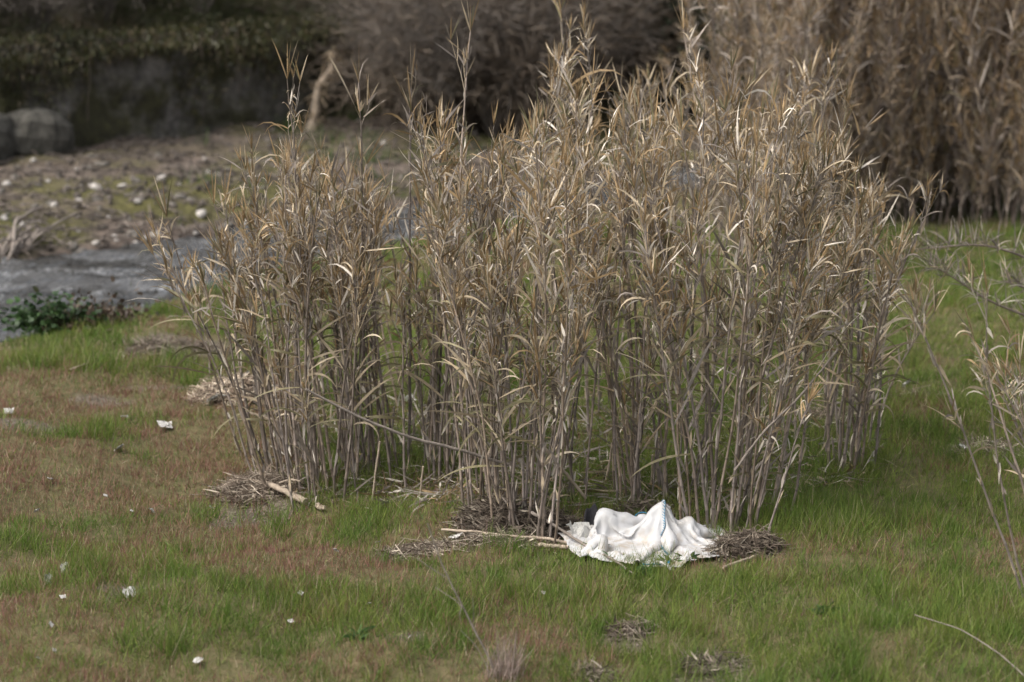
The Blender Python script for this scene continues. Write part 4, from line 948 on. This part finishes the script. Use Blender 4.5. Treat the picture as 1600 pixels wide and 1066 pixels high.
f1 = fbm(gxx * .9, gyy * 1.0, 81); f2 = fbm(gxx * 3.4, gyy * 3.4, 82)
red = sstep(-.30, .36, (f1 - .5) * 1.3 + (f2 - .5) * 1.0 + redbias - .5)
lush = sstep(.62, .15, red); isred = RG.random(n) < red * .82
hz_ = (.055 + .06 * RG.random(n)) * (.75 + .5 * csz[kk]) + lush * (.03 + .10 * RG.random(n)) * (.35 + 1.1 * sstep(.35, .62, fbm(gxx * 1.4, gyy * 1.4, 83)))
hz_ = hz_ * np.where(ppy < 560, .75, 1.0)
g12 = np.clip(f2 * 1.5 - .25 + RG.normal(size=n) * .3, 0, 1)[:, None]
green = np.array([.078, .138, .022]) * (1 - g12) + np.array([.180, .210, .048]) * g12
rb = np.array([.225, .142, .088]) * (1 - g12) + np.array([.215, .105, .085]) * g12
tint = np.where(isred[:, None], rb, green)
dry = RG.random(n) < .06 + .07 * red; tint[dry] = np.array([.30, .25, .16]) * (.6 + .6 * RG.random((dry.sum(), 1)))
tint = tint * (.7 + .6 * RG.random((n, 1))) * (.85 + .3 * csz[kk])[:, None]
ii = np.where(keep)[0]; print('blades', len(ii))
wid = (.0036 + .0024 * RG.random(n)) * np.clip(cd[kk] / 16, 1, 1.8)
blades(np.stack([gxx, gyy, zz - .008], -1)[ii], hz_[ii] * .78, wid[ii], .42, tint[ii], RG, 'meadow_grass', 'short meadow grass, green among the canes and reddish brown on the left')
# rough grass on the hillside above the wall
n = 26000; gxx = RG.uniform(-13, 3, n); gyy = wall_line(gxx) + .75 + 6 * RG.random(n) ** 1.3
hc = np.array([(.05, .06, .02), (.075, .08, .03), (.12, .095, .055), (.16, .125, .085)])[np.clip((fbm(gxx * .7, gyy * .7, 95) * 1.4 - .2) * 4 + RG.normal(size=n) * .7, 0, 3).astype(int)] * (.6 + .7 * RG.random((n, 1)))
blades(np.stack([gxx, gyy, gz(gxx, gyy) - .02], -1), .15 + .35 * RG.random(n) ** 2, .016, .5, hc, RG, 'hillside_grass', 'rough green and brown grass on the slope above the wall')
# grass on the far bank foot of the wall and behind the far canes
n = 9000; u = RG.random(n); gxx = RG.uniform(-14, 16, n); wl_ = wall_line(gxx)
gyy = np.where(u < .55, wl_ - .25 - np.abs(RG.normal(size=n)) * .7, np.where(u < .8, far_bank(gxx) + RG.uniform(.6, 7, n), near_bank(gxx) - RG.random(n) * 9))
pp = to_pix(gxx, gyy, gz(gxx, gyy)); keep = (fbm(gxx * .7, gyy * .7, 91) > np.where(u < .55, .42, np.where(u < .8, .60, .2))) & ((u < .8) | (gxx > 3))
ii = np.repeat(np.where(keep)[0], 5); n = len(ii); gxx = gxx[ii] + RG.normal(size=n) * .08; gyy = gyy[ii] + RG.normal(size=n) * .08
blades(np.stack([gxx, gyy, gz(gxx, gyy)], -1), .12 + .2 * RG.random(n), .014, .4, np.array([.055, .09, .022]) * (.6 + .8 * RG.random((n, 1))), RG, 'bank_grass', 'dark green grass tufts at the foot of the wall and on the far bank')

# the far cane thicket: one mass, not countable
FARP = []
for i in range(10):
    pr = cane_proto(60 + i, 3.1 + .12 * i, bushy=2.6, detail=.8, lo=.03, ns_leaf=3); bb = pr['fol']
    for v, f, c_, m_ in zip(pr['stem'].v, pr['stem'].f, pr['stem'].c, pr['stem'].m): bb.v.append(v); bb.c.append(c_); bb.f.append(f - 0 + bb.n); bb.m.append(m_); bb.n += len(v)
    bb.c = [c_ * np.array([.84, .82, .84]) for c_ in bb.c]
    FARP.append(bb.mesh('far_cane', [M['cane_stem'], M['dry_leaf']]))
pts = []
for j in range(380):
    px = R.uniform(1235, 1760); py = R.uniform(262, 352) if px < 1420 else R.uniform(255, 358)
    g = gp(px, py); pts.append((g.x, g.y, g.z))
for j in range(40):
    px = R.uniform(1100, 1300); py = R.uniform(285, 420); g = gp(px, py); pts.append((g.x, g.y, g.z))
pts = np.array(pts); n = len(pts); spx = to_pix(pts[:, 0], pts[:, 1], pts[:, 2])[0]
hs_ = np.interp(spx, [1040, 1150, 1250, 1330, 1450, 1600], [.62, .72, .92, 1.05, 1.12, 1.15]) * (.85 + .3 * RG.random(n))
scatter('cane_thicket', FARP, pts, np.stack([RG.normal(size=n) * .17, RG.normal(size=n) * .17, RG.random(n) * 6.28], -1), hs_[:, None] * np.ones((1, 3)), RG.integers(0, 10, n), None, 'tall brown cane thicket standing behind the stand on the right', 'cane')

# ------------------------------------------------------------------ odd plants in front
def twig_plant(name, px, py, segs, label, col, r=.006):
    """A bare twig: main stem and side twigs, laid out as (px,py,height) points."""
    e = empty(name, gp(px, py)); base_ = np.array(e.location)
    for nm, pts, r0, r1 in segs:
        part_wood(nm, pts, r0, r1, e, 'grey_wood', 5, 14)
    tag(e, label, 'twig'); return e
yb = gp(775, 1062); 
def up(px, py, dy=0.0):
    """A point above the foot of the bare twig, at that plant's distance."""
    y = yb.y + dy; a = (px - 800) / FPX; b_ = (533 - py) / FPX; t = y / (CP + b_ * SP); return (a * t, y, CAM_H + (-SP + b_ * CP) * t)
twig_plant('bare_twig', 775, 1062, [('stem', [up(780, 1066), up(765, 1030), up(742, 985), up(722, 945), up(700, 905), up(685, 870), up(668, 818)], .007, .003),
    ('side_twig', [up(696, 902), up(680, 892), up(650, 872)], .003, .002), ('side_twig', [up(724, 950, .02), up(712, 938, .05), up(680, 918, .1)], .003, .0015),
    ('side_twig', [up(740, 978), up(740, 950, -.05), up(738, 932, -.06)], .003, .0015), ('side_twig', [up(770, 1060, .02), up(745, 1010, .05), up(720, 985, .08)], .003, .0015), ('side_twig', [up(722, 946, .0), up(718, 960, -.02), up(720, 972, -.02)], .003, .0015)],
    'thin dark leafless twig standing in the reddish grass in front of the bag', (.05, .04, .04))
rng = np.random.default_rng(55); b = Buf(); n = 130; P = np.concatenate([rng.normal(size=(n, 2)) * .05, np.zeros((n, 1))], 1)
ribbons(b, P, rng.normal(size=(n, 3)) * .2 + np.array([.05, 0, 1]), .12 + .22 * rng.random(n), .005, np.array([.27, .21, .18]) * (.6 + .8 * rng.random((n, 1))), .4, .3, 0, 4)
tag(mobj('dry_tuft', b.mesh('dry_tuft', [M['dry_leaf']]), None, gp(785, 1062)), 'pale mauve dry grass tuft at the foot of the bare twig', 'grass tuft')
# low drooping dead canes reaching in from the right, behind the sparse clump
def drooping(pts, label, seed):
    rng = np.random.default_rng(seed); pts = np.array([tuple(p) for p in pts]); m_ = 16; s = np.linspace(0, len(pts) - 1, m_)
    P = np.stack([np.interp(s, np.arange(len(pts)), pts[:, k]) for k in range(3)], -1); 
    for _ in range(3): P[1:-1] = .25 * P[:-2] + .5 * P[1:-1] + .25 * P[2:]
    e = empty('drooping_cane', P[0]); P = P - P[0]; b = Buf(); tubes(b, P[None], np.linspace(.016, .006, m_)[None], (.12, .095, .08), 6, cap=True); mobj('stem', b.mesh('drooping_stem', [M['cane_stem']]), e)
    b = Buf(); n = 170; k = rng.integers(3, m_, n); A = P[k] + rng.normal(size=(n, 3)) * .02
    ribbons(b, A, rng.normal(size=(n, 3)) * .5 + np.array([-.2, 0, .8]), .10 + .25 * rng.random(n), .006 + .008 * rng.random(n), CP_ALL[rng.choice([1, 2, 3, 3, 3], n)] * (.55 + .5 * rng.random((n, 1))), 2.6 * rng.random(n) ** 2, .4, .8, 5)
    f = mobj('foliage', b.mesh('drooping_foliage', [M['dry_leaf']]), e); f['kind'] = 'stuff'; tag(e, label, 'cane'); return e
yd = 21.0
def ud(px, py, dy=0.0):
    y = yd + dy; a = (px - 800) / FPX; b_ = (533 - py) / FPX; t = y / (CP + b_ * SP); return (a * t, y, CAM_H + (-SP + b_ * CP) * t)
gq = gp(1720, 640); drooping([ (gq.x, gq.y, gq.z - .05), ud(1660, 515), ud(1600, 492), ud(1540, 470), ud(1490, 432), ud(1450, 412)], 'dead grey cane arching low over bright grass from the right edge', 1)
gq = gp(1730, 600); drooping([ (gq.x, gq.y, gq.z - .05), ud(1660, 430, .6), ud(1600, 400, .6), ud(1540, 380, .6), ud(1480, 385, .6), ud(1430, 390, .6)], 'grey dead cane with curled leaves arching above the lower one', 2)
gq = gp(1740, 620); drooping([ (gq.x, gq.y, gq.z - .05), ud(1680, 480, .3), ud(1620, 455, .3), ud(1570, 440, .3)], 'short dead cane with curled leaves between the two arching ones', 3)
# broad-leafed weeds before the bag
for k, (px, py) in enumerate([(955, 878), (985, 896), (1010, 900), (1045, 884), (930, 868), (1075, 880), (560, 1000), (1290, 960)]):
    rng = np.random.default_rng(1700 + k); b = Buf(); n = 16; a = rng.random(n) * 6.28
    ribbons(b, rng.normal(size=(n, 3)) * .01, np.stack([np.cos(a), np.sin(a), .5 + .7 * rng.random(n)], -1), .06 + .08 * rng.random(n), .022 + .018 * rng.random(n), np.array([.05, .095, .028]) * (.7 + .7 * rng.random((n, 1))), 1.2, .2, 0, 4)
    g = gp(px, py); tag(mobj('weed', b.mesh('weed', [M['green_leaf']]), None, (g.x, g.y, g.z)), 'small broad leafed green weed at the front edge of the white bag' if k < 6 else 'small broad leafed green weed alone in the meadow grass', 'weed', 'weeds before the bag' if k < 6 else 'weeds in the meadow')
